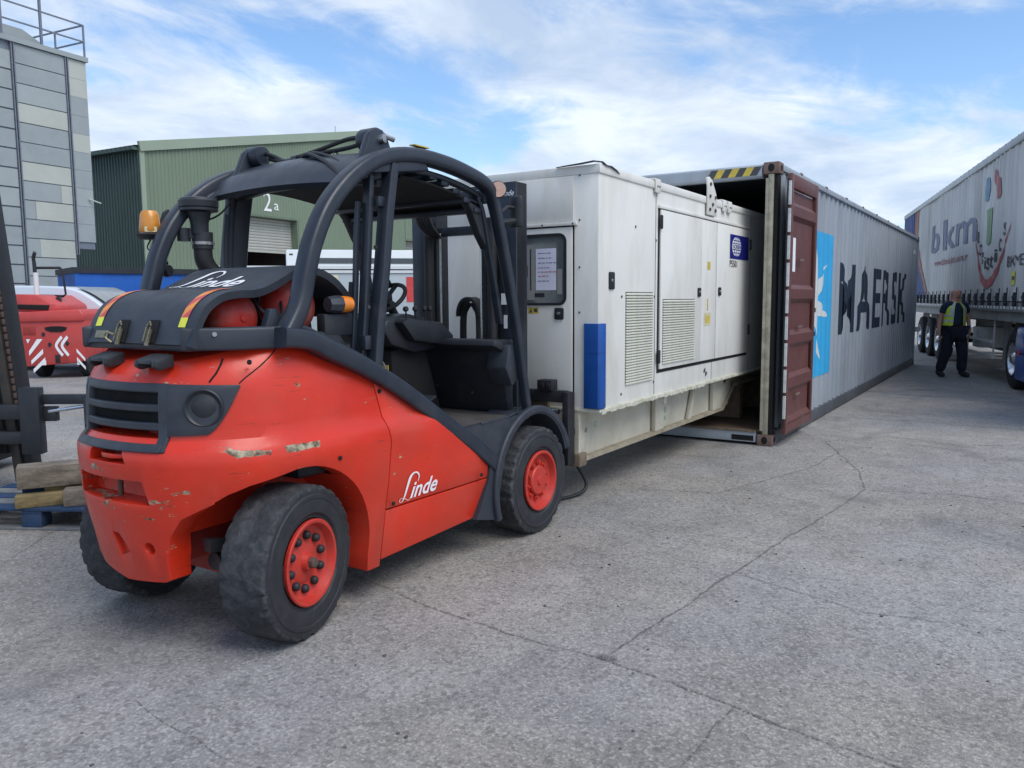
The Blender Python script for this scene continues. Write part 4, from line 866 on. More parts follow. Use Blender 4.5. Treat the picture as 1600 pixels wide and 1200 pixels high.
mb = MB(); mb.lathe([(.0365, .018), (.0375, .045), (.036, .046)], (2.15, -.60, 2.19), (-.75, -.65, 0), 24); mb.lathe([(.0372, .0), (.0375, .008), (.037, .012)], (2.15, -.60, 2.19), (-.75, -.65, 0), 16); mb.build('lamp_lens', mat('pale_pink_lens', (.50, .32, .26), .4), FL)
mb = MB(); mb.grid(lambda u, v: (2.30+.02*abs(2*u-1)**2, -.57-.10*u, 1.98+.19*v), 4, 4, .025); mb.build('mirror', M['plasticd'], FL, bevel=.008)
mb = MB(); mb.tube([(2.19, -.60, 2.06), (2.26, -.60, 2.10), (2.32, -.62, 2.10)], .012, 8); mb.tube([(2.19, -.60, 2.0), (2.32, -.62, 2.02)], .02, 8); mb.build('mirror_arm', M['black'], FL)
hs_ = MB()
def reel(u, v):
    a = R(-8)+R(196)*u; r = .10; return (2.76+.05*(v-.5)*2, .045-cos(a)*r*.78, 1.43+sin(a)*.105)
hs_.grid(reel, 18, 4, .02); ho = hs_.build('hose_guide', M['reel'], FL)
for k in range(4):
    mb = MB(); x = 2.735+.018*k; mb.tube(spline([(x, -.02, 1.0), (x, -.025, 1.38), (x, .0, 1.47), (x, .045, 1.505), (x, .09, 1.47), (x, .115, 1.38), (x, .115, 1.0)], 5), .009, 8); mb.build('hydraulic_hose', M['hose'], FL)
for k in range(3): mb = MB(); y_ = -.22+.012*k; mb.tube([(mx0-.03, y_+.03, 2.1), (mx0-.03, y_, 1.9), (mx0-.03, y_-.0, 1.0)], .006, 6); mb.build('hydraulic_hose', M['hose'], FL)
for k in range(6):
    mb = MB(); mb.tube(spline([(2.45, .30-.025*k, 2.14), (2.47, .29-.025*k, 2.06), (2.52, .25-.02*k, 1.99), (2.58, .22-.01*k, 1.97)], 4), .010, 8); mb.build('hydraulic_hose', mat('grey_hose', (.12, .12, .13), .4) if k == 0 else M['hose'], FL)
mb = MB(); mb.box(3.00, 3.05, -.60, .60, .80, .885); mb.box(3.00, 3.05, -.60, .60, .40, .48); carr = mb.build('fork_carriage', M['black'], FL, bevel=.005)
for sg in (-1, 1):
    a, b = sorted((sg*.575, sg*.625)); mb = MB(); mb.box(2.99, 3.09, a, b, .35, .875); mb.build('carriage_side_bar', M['black'], carr, bevel=.005)
mb = MB(); mb.box(2.97, 3.06, -.50, -.38, .885, .96); mb.box(2.965, 2.975, -.485, -.455, .90, .94); mb.box(2.965, 2.975, -.44, -.41, .90, .94); mb.build('carriage_block', M['black'], carr, bevel=.004)
mb = MB(); mb.tube([(2.97, -.46, .74), (2.97, -.56, .74)], .02, 10); mb.build('side_shift_rod', M['alloy'], carr)
mb = MB(); mb.box(2.74, 3.0, -.36, -.28, .5, .75); mb.box(2.74, 3.0, .28, .36, .5, .75); mb.build('carriage_arms', M['black'], carr)
for sg in (-1, 1):
    mb = MB(); a, b = sorted((sg*.28, sg*.42)); mb.prism([(3.05, .86), (3.09, .86), (3.10, .43), (4.3, .415), (4.3, .405), (3.08, .375), (3.05, .40)], a, b); mb.build('fork', M['brown'], FL, bevel=.003)
# side logo on the lower right panel
def side_pt(x, z, off=.003): w, _ = lev(z); return Vector((x, -w*(1-.015*max(0, (x-1.3)/.75))-off, z))
printed('lettering', LOGO, (1.155, 1.475, .482, .632), lambda u, v: side_pt(u, v+.0*(u-1.1), .004), M['white'], FL, cutsv=[.5, .64], cuts=[1.3])

# ================================================================== GENERATOR
GX = 5.10
GE = thing('generator_set', 'white boxy diesel generator on a cream skid being slid into the grey container', 'generator', (GX, FY-.03, 0))
GW = .75; Z0, Z1 = .745, 2.455
mb = MB(); mb.prism([(.0, Z0), (.0, 2.40), (.03, Z1), (5.4, Z1), (5.4, Z0)], -GW, GW); 
body = mb.build('canopy_body', M['gensetw'], GE, bevel=.012)
mb = MB(); mb.box(-.006, 5.42, -GW-.012, GW+.012, Z1-.052, Z1+.012); mb.build('roof', M['gensetw'], GE, bevel=.008)
mb = MB(); mb.box(-.012, 5.40, -GW-.02, GW+.02, Z0-.022, Z0+.004); mb.build('drip_edge', M['moss'], GE, bevel=.004)
mb = MB()
rnd = random.Random(2)
for i in range(60): x = .02+i*.036; mb.box(x, x+.036, -GW-.022, -GW-.012, Z0-.022-rnd.uniform(.0, .014), Z0-.012)
mb.build('flaking_edge', M['moss'], GE)
# bent metal strip on the roof corner
mb = MB(); mb.sweep([(-.015, -.42, 2.466), (-.02, -.50, 2.469), (-.02, -.62, 2.474), (-.02, -.72, 2.482), (.02, -.762, 2.478), (.08, -.766, 2.462), (.15, -.766, 2.464), (.24, -.768, 2.446), (.30, -.766, 2.43)], [(-.014, -.003), (.014, -.003), (.014, .003), (-.014, .003)], scale=[.6, .9, 1.2, 1.2, .9, .6, .8, .6, .2]); mb.build('bent_roof_strip', M['plasticd'], GE)
# end face (towards the forklift)
def ef(y, z, off=.0): return Vector((-off, y, z))
def wy(y): return y-(FY-.03)        # world y -> local
mb = MB(); mb.box(-.014, .0, wy(2.745), GW-.05, 2.085, 2.40); mb.build('end_fascia_panel', M['gensete'], GE, bevel=.004)
mb = MB(); mb.box(-.03, .0, wy(2.715), GW-.04, 2.055, 2.082); mb.build('fascia_rail', M['gensetw'], GE, bevel=.003)
dr = MB(); yR, yL, yM = wy(2.752), GW-.07, wy(3.36)
dr.box(-.018, -.002, yR, yM-.006, .82, 2.045); d1 = dr.build('end_door', M['gensetw'], GE, bevel=.005)
dr = MB(); dr.box(-.018, -.002, yM+.006, yL, .82, 2.045); d2 = dr.build('end_door', M['gensetw'], GE, bevel=.005)
mb = MB(); mb.box(-.006, .0, yR-.010, yL+.01, .81, 2.055); mb.build('door_seal', M['void'], GE)
# window with rounded black seal
def rrect(y0, y1, z0, z1, r, n=6):
    o = []
    for (cy_, cz_, a0) in ((y1-r, z1-r, 0), (y0+r, z1-r, 90), (y0+r, z0+r, 180), (y1-r, z0+r, 270)):
        for i in range(n+1): a = R(a0+90*i/n); o.append((cy_+r*cos(a), cz_+r*sin(a)))
    return o
wy0, wy1, wz0, wz1 = wy(2.795), wy(3.23), 1.49, 2.005
mb = MB(); O = rrect(wy0, wy1, wz0, wz1, .06); I = rrect(wy0+.018, wy1-.018, wz0+.018, wz1-.018, .045); n_ = len(O)
vs = [(-.020, *p) for p in O]+[(-.028, *p) for p in O]+[(-.028, *p) for p in I]+[(-.020, *p) for p in I]
mb.add(vs, [(k*n_+i, k*n_+(i+1) % n_, ((k+1) % 4)*n_+(i+1) % n_, ((k+1) % 4)*n_+i) for k in range(4) for i in range(n_)]); win = mb.build('window', M['black'], d1)
mb = MB(); mb.prism(I, -.0205, -.0185, 'x'); mb.build('pane', M['gluss'], win)
mb = MB(); mb.box(-.0225, -.0215, wy(2.88), wy(3.05), 1.60, 1.90); mb.build('paper_note', M['paper'], win)
rnd = random.Random(9)
ink_ = MB(); ink2 = MB()
for k, zz in enumerate((1.87, 1.835, 1.80, 1.765, 1.735, 1.705, 1.67)):
    m_ = ink2 if k in (4, 5) else ink_; y_ = wy(3.03)
    for j in range(rnd.randint(3, 5)): w_ = rnd.uniform(.012, .03); m_.box(-.0235, -.023, y_-w_, y_, zz-.006, zz); y_ -= w_+.008
ink_.build('handwriting', M['ink'], win); ink2.build('handwriting', M['redink'], win)
mb = MB(); mb.box(-.0225, -.021, wy(3.06), wy(3.2), 1.53, 1.93); mb.box(-.0225, -.021, wy(2.83), wy(2.87), 1.57, 1.75); mb.build('instrument_panel', M['panelbits'], win)
mb = MB(); mb.box(-.0232, -.0225, wy(3.09), wy(3.10), 1.6, 1.9); mb.box(-.0232, -.0225, wy(3.12), wy(3.18), 1.70, 1.78); mb.box(-.0232, -.0225, wy(2.98), wy(3.06), 1.55, 1.58); mb.build('instruments', M['plasticd'], win)
def latchbox(par, fn, w=.055, h=.085):
    mb = MB(); P = rrect(-w/2, w/2, -h/2, h/2, .012, 3); n_ = len(P)
    vs = [fn(p[0], p[1], 0) for p in P]+[fn(p[0], p[1], .012) for p in P]
    mb.add(vs, [tuple(range(n_)), tuple(range(n_, 2*n_))]+[(i, (i+1) % n_, n_+(i+1) % n_, n_+i) for i in range(n_)]); o = mb.build('latch', M['black'], par, bevel=.003)
    mb = MB(); c = fn(0, 0, .012); n = (fn(0, 0, 1)-fn(0, 0, 0)).normalized(); mb.lathe([(0, .014), (.006, .012), (.008, 0)], c, n, 12); mb.build('lock_barrel', M['metal'], o)
latchbox(d1, lambda a, b, c: Vector((-.018-c, wy(2.855)+a, 1.43+b)), .075, .085)
mb = MB(); mb.box(-.0195, -.018, wy(3.03), wy(3.12), 1.43, 1.475); lb = mb.build('warning_label', M['yellow'], d1)
mb = MB(); mb.prism([(wy(3.11), 1.437), (wy(3.082), 1.437), (wy(3.096), 1.47)], -.0202, -.0196, 'x'); mb.box(-.0202, -.0196, wy(3.07), wy(3.04), 1.44, 1.467); mb.build('warning_symbol', M['printdark'], lb)
for (y, z) in ((wy(2.70), 2.40), (wy(2.70), 2.09), (wy(2.70), 1.76), (wy(2.70), 1.44), (wy(2.99), 2.065), (wy(3.32), 2.065), (wy(2.74), 2.065)):
    mb = MB(); mb.lathe([(0, .007), (.004, .007), (.005, 0)], (-.001 if z != 2.065 else -.03, y, z), (-1, 0, 0), 8); mb.build('screw', M['printdark'], GE)
# blue corner guard
for sg in (-1, 1):
    mb = MB(); P = []
    for i in range(9): a = R(180-90*i/8) if sg < 0 else R(180+0); 
    a0, a1 = (-.012, -.0), (0, 0)
    pr = [(.0, -GW+.115), (-.018, -GW+.105), (-.024, -GW+.06), (-.026, -GW-.01), (-.012, -GW-.026), (.03, -GW-.030), (.075, -GW-.024), (.085, -GW-.0), (.085, -GW+.002), (.0, -GW+.002)]
    pr = [(x, y if sg < 0 else -y) for x, y in pr]
    mb.prism(pr, .755, 1.36, 'z'); cg = mb.build('corner_guard', M['bluep'], GE, bevel=.004)
    for z in (.95, 1.15):
        mb = MB(); mb.prism([(x*1.04-.001 if x < 0 else x, y+(-.0015 if sg < 0 else .0015)) for x, y in pr], z, z+.0025, 'z'); mb.build('guard_joint', M['bluep'], cg)
# side face, doors, louvres
SY = -GW
def sf(x, z, off=0.): return Vector((x, SY-off, z))
mb = MB(); mb.box(1.05, 3.56, SY-.022, SY, 2.258, 2.285); mb.build('drip_rail', M['gensetw'], GE, bevel=.004)
mb = MB(); mb.box(1.06, 3.55, SY-.004, SY-.001, .925, 2.258); mb.build('door_seal', M['void'], GE)
mb = MB(); mb.box(1.085, 2.06, SY-.020, SY-.003, .955, 2.25); da = mb.build('side_door', M['gensetw'], GE, bevel=.005)
mb = MB(); mb.box(2.07, 2.47, SY-.016, SY-.003, .955, 2.25); mb.build('fixed_panel', M['gensetw'], GE, bevel=.004)
mb = MB(); mb.box(2.48, 3.53, SY-.020, SY-.003, .955, 2.25); db = mb.build('side_door', M['gensetw'], GE, bevel=.005)
for x in (1.01, 3.62, 4.6): mb = MB(); mb.box(x, x+.006, SY-.0025, SY, Z0+.01, Z1-.06); mb.build('panel_joint', M['printdark'], GE)
mb = MB(); mb.box(2.42, 2.425, SY-.0025, SY, Z0+.01, .94); mb.build('panel_joint', M['printdark'], GE)
def louvre(par, x0, x1, z0, z1, name='louvre'):
    fm = MB(); fm.box(x0, x1, SY-.0215 if par is not GE else SY-.003, SY-.0205 if par is not GE else SY-.001, z0, z1); lv = fm.build(name, M['void'], par)
    k = int((z1-z0)/.021); sl = MB(); sl.prism([(0, 0), (-.010, -.003), (-.011, .003), (-.002, .014), (0, .014)], 0, x1-x0, 'x')
    first = None
    for i in range(k):
        z = z0+i*(z1-z0)/k
        if first is None: first = sl.build('louvre_slat', M['grill'], lv, loc=(x0, (SY-.0215 if par is not GE else SY-.003), z), smooth=20)
        else: like(first, (x0, first.location.y, z))
    for j in range(int((x1-x0)/.05)):
        pass
    vv = MB()
    for j in range(1, int((x1-x0)/.03)): vv.box(x0+j*.03, x0+j*.03+.002, (SY-.0335 if par is not GE else SY-.015), (SY-.0325 if par is not GE else SY-.014), z0, z1)
    vv.build('louvre_mesh', M['grill'], lv)
louvre(GE, .45, .965, .885, 1.585); louvre(da, 1.13, 1.88, 1.00, 1.53)
for (x, z, par) in ((.20, 1.665, GE), (1.985, 1.59, da), (2.555, 1.60, db)):
    latchbox(par, lambda a, b, c, x=x, z=z: Vector((x+a, SY-(.02 if par is not GE else 0)-c, z+b)), .085 if x < 1 else .07, .125 if x < 1 else .08)
for (x, z) in ((1.075, 2.15), (1.05, 1.06), (3.54, 2.10), (3.54, 1.20)):
    mb = MB(); mb.box(x-.02, x+.02, SY-.034, SY-.018, z-.055, z+.055); mb.build('hinge', M['black'], GE, bevel=.006)
for (x, z) in ((.62, 2.08), (.38, 1.55), (1.0, 1.55), (.38, .82), (1.0, .86), (1.02, 2.0)):
    mb = MB(); mb.lathe([(0, .010), (.004, .010), (.005, 0)], (x, SY-.001, z), (0, -1, 0), 8); mb.build('screw', M['printdark'], GE)
# sign with globe
sg_ = printed('company_sign', RECT, (0, 1, 0, 1), lambda u, v: sf(2.86+.62*u, 1.93+.24*v, .024), M['bluesign'], db)
gx, gz, grx, grz = 3.06, 2.052, .145, .098
printed('globe', circ2d(36), (gx-grx, gx+grx, gz-grz, gz+grz), lambda u, v: sf(u, v, .026), M['white'], sg_)
def gl(name, pts, w): printed(name, ribbon2d(pts, [w]*len(pts)), (0, 1, 0, 1), lambda u, v: sf(u, v, .028), M['bluesign'], sg_)
for k in (-.55, 0, .55): gl('globe_line', [(gx+k*grx*cos(R(a)), gz+grz*sin(R(a))) for a in range(-80, 81, 16)], .010)
for k in (-.62, -.32, .32, .62): gl('globe_line', [(gx-grx*sqrt(1-k*k)*.95, gz+k*grz), (gx+grx*sqrt(1-k*k)*.95, gz+k*grz)], .008)
printed('globe_band', RECT, (gx-grx*.92, gx+grx*.92, gz-.026, gz+.026), lambda u, v: sf(u, v, .029), M['white'], sg_)
printed('lettering', glyphs('SCREEN', .02), (gx-grx*.85, gx+grx*.85, gz-.020, gz+.020), lambda u, v: sf(u, v, .031), M['bluesign'], sg_)
printed('lettering', glyphs('P5501', .01), (2.86, 3.10, 1.845, 1.915), lambda u, v: sf(u, v, .023), M['printdark'], db)
printed('warning_label', RECT, (0, 1, 0, 1), lambda u, v: sf(2.22+.08*u, 1.80+.075*v, .018), M['yellow'], GE)
printed('warning_label', RECT, (0, 1, 0, 1), lambda u, v: sf(2.15+.18*u, 1.28+.12*v, .018), M['cream'], GE)
printed('warning_label', RECT, (0, 1, 0, 1), lambda u, v: sf(2.225+.03*u, 1.42+.11*v, .018), M['yellow'], GE)
printed('warning_symbol', RECT, (0, 1, 0, 1), lambda u, v: sf(2.18+.05*u, 1.305+.07*v, .0195), M['yellow'], GE)
printed('warning_symbol', RECT, (0, 1, 0, 1), lambda u, v: sf(2.25+.05*u, 1.305+.07*v, .0195), M['yellow'], GE)
n_ = 24; W1 = ([(.5, .5)]+[(.5+.5*cos(R(90+90*i/8)), .5+.5*sin(R(90+90*i/8))) for i in range(9)], [tuple(range(10))]); W2 = ([(.5, .5)]+[(.5+.5*cos(R(270+90*i/8)), .5+.5*sin(R(270+90*i/8))) for i in range(9)], [tuple(range(10))])
for w_ in (W1, W2): printed('lifting_mark', w_, (2.20, 2.30, .80, .88), lambda u, v: sf(u, v, .004), M['printdark'], GE)
# roof lifting lug plate and roof straps
mb = MB(); mb.prism([(2.16, 2.30), (2.42, 2.30), (2.42, 2.47), (2.38, 2.52), (2.28, 2.62), (2.20, 2.645), (2.12, 2.63), (2.16, 2.55)], SY-.030, SY-.014); lug_o = mb.build('lifting_plate', M['gensetw'], GE, bevel=.006)
for (x, z) in ((2.21, 2.35), (2.36, 2.35), (2.285, 2.40), (2.21, 2.47), (2.36, 2.47), (2.22, 2.58)):
    mb = MB(); mb.lathe([(0, .016), (.012, .016), (.012, 0)], (x, SY-.03, z), (0, -1, 0), 6); mb.build('bolt', M['rustmetal'], lug_o)
for x in (.95, 2.62, 2.78):
    mb = MB(); mb.box(x, x+.10, SY-.028, SY-.010, 2.37, 2.48); mb.box(x-.02, x+.12, SY-.02, SY+.06, 2.466, 2.482); mb.build('roof_clip', M['gensetw'], GE, bevel=.006)
    for dx in (.03, .07): mb = MB(); mb.lathe([(0, .008), (.005, .008), (.005, 0)], (x+dx, SY-.028, 2.42), (0, -1, 0), 6); mb.build('bolt', M['printdark'], GE)
# skid
KY = -.60
mb = MB(); mb.box(.02, 3.6, KY+.05, -KY-.05, .37, .722); mb.build('skid_web', M['skidw'], GE)
mb = MB(); mb.prism([(-.004, .345), (-.004, .375), (3.25, .375), (3.62, .60), (5.4, .60), (5.4, .57), (3.66, .57), (3.28, .345)], KY-.005, KY+.08); mb.prism([(-.004, .345), (-.004, .375), (3.25, .375), (3.62, .60), (5.4, .60), (5.4, .57), (3.66, .57), (3.28, .345)], -KY-.08, -KY+.005); mb.build('skid_flange', M['flange'], GE)
for sg in (-1, 1):
    y0, y1 = sorted((sg*.60, sg*.56))
    for P in ([(-.002, .376), (.05, .376), (.17, .722), (-.002, .722)], [(1.42, .376), (1.60, .376), (1.80, .50), (1.80, .722), (1.42, .722)], [(2.95, .376), (3.22, .376), (3.52, .56), (3.52, .722), (2.95, .722)], [(2.25, .376), (2.31, .376), (2.47, .722), (2.41, .722)]):
        mb = MB(); mb.prism(P, y0, y1); mb.build('skid_gusset', M['skidw'], GE, bevel=.004)
mb = MB(); mb.box(-.008, .0, KY+.001, -KY-.001, .376, .722); mb.build('skid_end_plate', M['skidw'], GE)
mb = MB(); mb.box(-.05, .06, KY-.03, KY+.10, .325, .42); mb.build('skid_corner_block', M['brown'], GE, bevel=.004)
for (x, z, r, mt_) in ((1.62, .63, .035, 'gensetw'), (3.30, .66, .028, 'rustmetal')):
    mb = MB(); mb.lathe([(0, r), (.008, r), (.008, 0)], (x, KY, z), (0, -1, 0), 18); mb.build('skid_plug', M[mt_], GE)
def loopmark(x, z, s, mt_):
    printed('pen_mark', ribbon2d([(x+s*cos(R(a)), z+s*1.3*sin(R(a))) for a in range(0, 361, 30)], [.006]*13), (0, 1, 0, 1), lambda u, v: Vector((u, KY-.003, v)), mt_, GE)
loopmark(1.63, .545, .018, M['fgreen']); loopmark(1.63, .47, .012, M['fgreen']); loopmark(.25, .60, .016, M['fgreen']); loopmark(.10, .575, .012, M['printdark'])
printed('pen_mark', glyphs('2', 0), (0, 1, 0, 1), lambda u, v: Vector((-.01, -.30-.05*u, .56+.06*v)), M['printdark'], GE)
printed('pen_mark', glyphs('21', 0), (0, 1, 0, 1), lambda u, v: Vector((-.01, -.52-.05*u, .55+.05*v)), M['printdark'], GE)
mb = MB(); mb.lathe([(0, .012), (.003, .012), (.003, 0)], (-.008, -.50, .67), (-1, 0, 0), 12); mb.build('bolt', M['printdark'], GE)
mb = MB(); mb.box(3.55, 5.4, KY+.06, -KY-.06, .60, .722); mb.build('skid_tail', M['skidw'], GE)
for x in (4.0, 5.0): mb = MB(); mb.box(x, x+.12, -.56, .56, .163, .57); mb.build('skid_foot', M['brown'], GE)
# hose that hangs from the skid
mb = MB(); mb.tube(spline([(5.42, 3.15, .36), (5.46, 2.98, .30), (5.52, 2.88, .14), (5.50, 2.86, .05), (5.36, 2.90, .018), (5.15, 2.98, .016), (4.95, 3.1, .016)], 7), .014, 10)
tag(mb.build('rubber_hose', M['hose'], None), 'thin black rubber hose looping down from the generator skid to the ground', 'hose')

# ================================================================== SHIPPING CONTAINER
CXW, CYR, CW_, CL, CHH = 8.338, 2.168, 2.438, 12.19, 2.896
CO = thing('shipping_container', 'long grey shipping container with open end and reddish brown door folded back', 'container', (CXW, CYR, 0))
per, dep = .278, .036
def corr(x):
    """outer corrugation of the side wall, 0 = proud"""
    t = (x/per) % 1
    if t < .26: return 0
    if t < .50: return (t-.26)/.24*dep
    if t < .76: return dep
    return (1-(t-.76)/.24)*dep
xs = [.17]; k = 0
while True:
    for q in (0, .26, .50, .76):
        x = (k+q)*per
        if .18 < x < CL-.12: xs.append(x)
    k += 1
    if k*per > CL: break
xs.append(CL-.11)
def side_wall(sgn):
    mb = MB(); vs = []; base = .022 if sgn < 0 else CW_-.022
    for x in xs:
        y = base+corr(x)*(1 if sgn < 0 else -1)
        for z in (.155, CHH-.075): vs.append((x, y, z))
        for z in (.155, CHH-.075): vs.append((x, y+(.003 if sgn < 0 else -.003), z))
    n = len(xs); fs = []
    for i in range(n-1):
        a = i*4; b = a+4; fs += [(a, b, b+1, a+1), (a+2, a+3, b+3, b+2)]
    mb.add(vs, fs); return mb.build('side_wall', [M['contgrey']], CO, smooth=0)
wall_r = side_wall(-1); side_wall(1)
mb = MB(); mb.box(.15, CL-.15, .0, .06, CHH-.075, CHH-.012); mb.box(.15, CL-.15, CW_-.06, CW_, CHH-.075, CHH-.012); mb.build('top_side_rail', M['contgrey'], CO, bevel=.006)
mb = MB(); mb.box(.15, CL-.15, .004, .055, .012, .155); mb.box(.15, CL-.15, CW_-.055, CW_-.004, .012, .155); mb.build('bottom_side_rail', mat('dark_rail_paint', (.075, .083, .095), .6, 0, .2, 2), CO, bevel=.006)
mb = MB(); mb.grid(lambda u, v: (.1+(CL-.2)*u, .05+(CW_-.1)*v, CHH-.03), 2, 2, .01); mb.build('roof', M['continside'], CO)
mb = MB(); mb.box(.06, CL-.06, .06, CW_-.06, .13, .158); mb.build('floor', M['floorwood'], CO)
mb = MB(); mb.box(CL-.06, CL-.03, .05, CW_-.05, .12, CHH-.05); mb.build('front_end_wall', M['contgrey'], CO)
for y in (0, CW_-.11):
    mb = MB(); mb.box(CL-.12, CL, y, y+.11, .11, CHH-.11); mb.build('corner_post', M['contgrey'], CO, bevel=.008)
    mb = MB(); mb.box(.0, .15, y+(.05 if y < 1 else .004), y+(.106 if y < 1 else .06), .118, CHH-.118); mb.build('corner_post', M['contcream'], CO, bevel=.01)
# header and sill at the door end
mb = MB(); mb.prism([(.0, CHH-.13), (.0, CHH-.03), (.03, CHH-.012), (.20, CHH-.012), (.20, CHH-.05), (.10, CHH-.15), (.02, CHH-.15)], .17, CW_-.17); hd = mb.build('door_header', M['contgrey'], CO, bevel=.005)
rnd = random.Random(4)
y0 = .19
for i in range(7):
    w = .075; sk = .05; a = y0+i*w
    printed('hazard_stripe', ([(0, 0), (1, 0), (1, 1), (0, 1)], [(0, 1, 2, 3)]), (0, 1, 0, 1), lambda u, v: Vector((-.004, a+w*u-sk*v+.03, CHH-.122+.085*v)), M['yellow'] if i % 2 else M['printdark'], hd)
mb = MB(); mb.box(.0, .12, .17, CW_-.17, .03, .135); mb.build('door_sill', M['contgrey'], CO, bevel=.006)
mb = MB(); mb.box(-.003, .0, .19, .42, .045, .10); mb.build('sill_recess', M['void'], CO)
mb = MB(); mb.box(-.01, .10, .17, CW_-.17, .135, .156); mb.build('threshold', M['brown'], CO)
def casting(x, y, z, far=False):
    mb = MB(); sx, sy, sz = .178, .162, .118
    mb.box(x, x+sx, y, y+sy, z, z+sz); o = mb.build('corner_casting', M['rustcast'], CO, bevel=.012)
    def oval(c, u, v, n, a, b):
        q = MB(); vs = [Vector(c)+Vector(u)*a*cos(2*pi*i/18)+Vector(v)*b*sin(2*pi*i/18)+Vector(n)*.0015 for i in range(18)]; q.add(vs, [tuple(range(18))]); q.build('casting_hole', M['void'], o, smooth=0)
    if x < 1: oval((x, y+sy/2, z+sz/2), (0, 1, 0), (0, 0, 1), (-1, 0, 0), .032, .040)
    if y < 1: oval((x+sx/2, y, z+sz/2), (1, 0, 0), (0, 0, 1), (0, -1, 0), .040, .032)
for x in (-.004, CL-.174):
    for y in (-.004, CW_-.158):
        for z in (0, CHH-.118): casting(x, y, z)
# gasket and locking details on the hinge post
gk = MB(); gk.box(-.012, -.002, .098, .125, .16, CHH-.16); gk.build('gasket_strip', M['contcream'], CO)
mb = MB(); mb.box(.02, .13, .012, .05, .13, CHH-.13); mb.build('post_recess', M['void'], CO)
# door leaf folded back along the side: inner face is what we see
DX0, DX1, DZ0, DZ1 = .02, 1.19, .135, CHH-.125
DY = -.13
mb = MB(); mb.box(DX0, DX0+.07, DY, DY+.05, DZ0, DZ1); mb.box(DX1-.07, DX1, DY, DY+.05, DZ0, DZ1); mb.box(DX0+.07, DX1-.07, DY+.001, DY+.05, DZ0, DZ0+.09); mb.box(DX0+.07, DX1-.07, DY+.001, DY+.05, DZ1-.14, DZ1); door = mb.build('door', M['contred'], CO, bevel=.006)
prof = [(DZ0+.09, .0)]; z = DZ1-.14
segs = [(2.60, 2.52, 'in'), ]
zz = [(.235, 0), (.255, .0), (.30, .036), (.56, .036), (.605, 0), (.71, 0), (.755, .036), (1.02, .036), (1.065, 0), (1.155, 0), (1.20, .036), (1.48, .036), (1.525, 0), (1.625, 0), (1.67, .036), (1.95, .036), (1.99, .036), (2.32, .036), (2.365, 0), (2.46, 0), (2.505, .036), (2.62, .036)]
mb = MB(); vs = []
for (z, d) in zz: vs += [(DX0+.068, DY+.004+d, z), (DX1-.068, DY+.004+d, z)]
mb.add(vs, [(2*i, 2*i+1, 2*i+3, 2*i+2) for i in range(len(zz)-1)]); mb.build('door_panel', M['contred'], door, smooth=0)
printed('sticker', RECT, (0, 1, 0, 1), lambda u, v: Vector((.10+.11*u, DY-.003, 1.80+.34*v)), M['white'], door)
for z in (1.22, 1.92, .50): mb = MB(); mb.box(.42, .60, DY-.004, DY+.01, z, z+.02); mb.build('weld_mark', M['rustcast'], door)
# white/black dashed gasket down the hinge side
for i in range(9):
    z = .30+i*.27; mb = MB(); mb.box(DX0-.022, DX0-.002, DY+.005, DY+.03, z, z+.235); mb.build('gasket_piece', M['gasketw'], door)
mb = MB(); mb.box(DX0-.026, DX0-.0005, DY+.031, DY+.045, .2, 2.72); mb.build('gasket_back', M['black'], door)
for z in (1.37, 1.10): mb = MB(); mb.box(DX1, DX1+.05, DY+.0, DY+.03, z, z+.05); mb.build('door_keeper', M['black'], door)
# printing on the side wall, laid over the corrugation
breaks = [x for x in xs]
def wp(u, v, off=.004): return Vector((u, .022+corr(u)-off, v))
B0, B1 = DX1-.55, 2.92
rr2 = .12
P = [(B0, .55), (B1-rr2, .55)]+[(B1-rr2+rr2*cos(R(a)), .55+rr2+rr2*sin(R(a))) for a in range(-90, 1, 18)]+[(B1-rr2+rr2*cos(R(a)), 2.34-rr2+rr2*sin(R(a))) for a in range(0, 91, 18)]+[(B0, 2.34)]
printed('emblem_square', (P, [tuple(range(len(P)))]), (0, 1, 0, 1), lambda u, v: wp(u, v, .004), M['starblue'], wall_r, cuts=[x for x in breaks if B0 < x < B1])
cxs, czs = (B0+B1)/2+.12, 1.46; SP = []
for i in range(14):
    a = pi/2+2*pi*i/14; r = .80 if i % 2 == 0 else .24; SP.append((cxs+r*cos(a)*.98, czs+r*sin(a)))
bmv = SP+[(cxs, czs)]
printed('emblem_star', (bmv, [(14, i, (i+1) % 14) for i in range(14)]), (0, 1, 0, 1), lambda u, v: wp(u, v, .007), M['starwhite'], wall_r, cuts=[x for x in breaks if cxs-.9 < x < cxs+.9])
printed('lettering', glyphs('MAERSK', .018, 0, 1.1), (3.36, 10.55, 1.01, 2.03), lambda u, v: wp(u, v, .004), M['navyprint'], wall_r, cuts=[x for x in breaks if 3.3 < x < 10.6])
printed('lettering', glyphs('MSKU', .02), (11.55, 12.0, 2.5, 2.58), lambda u, v: wp(u, v, .004), M['white'], wall_r, cuts=[x for x in breaks if 11.5 < x < 12.1])
for i in range(9):
    x = .9+i*1.3; mb = MB(); mb.box(x, x+.10, -.004, .03, CHH-.022, CHH-.004); mb.build('roof_lashing_ring', M['rustcast'], CO)

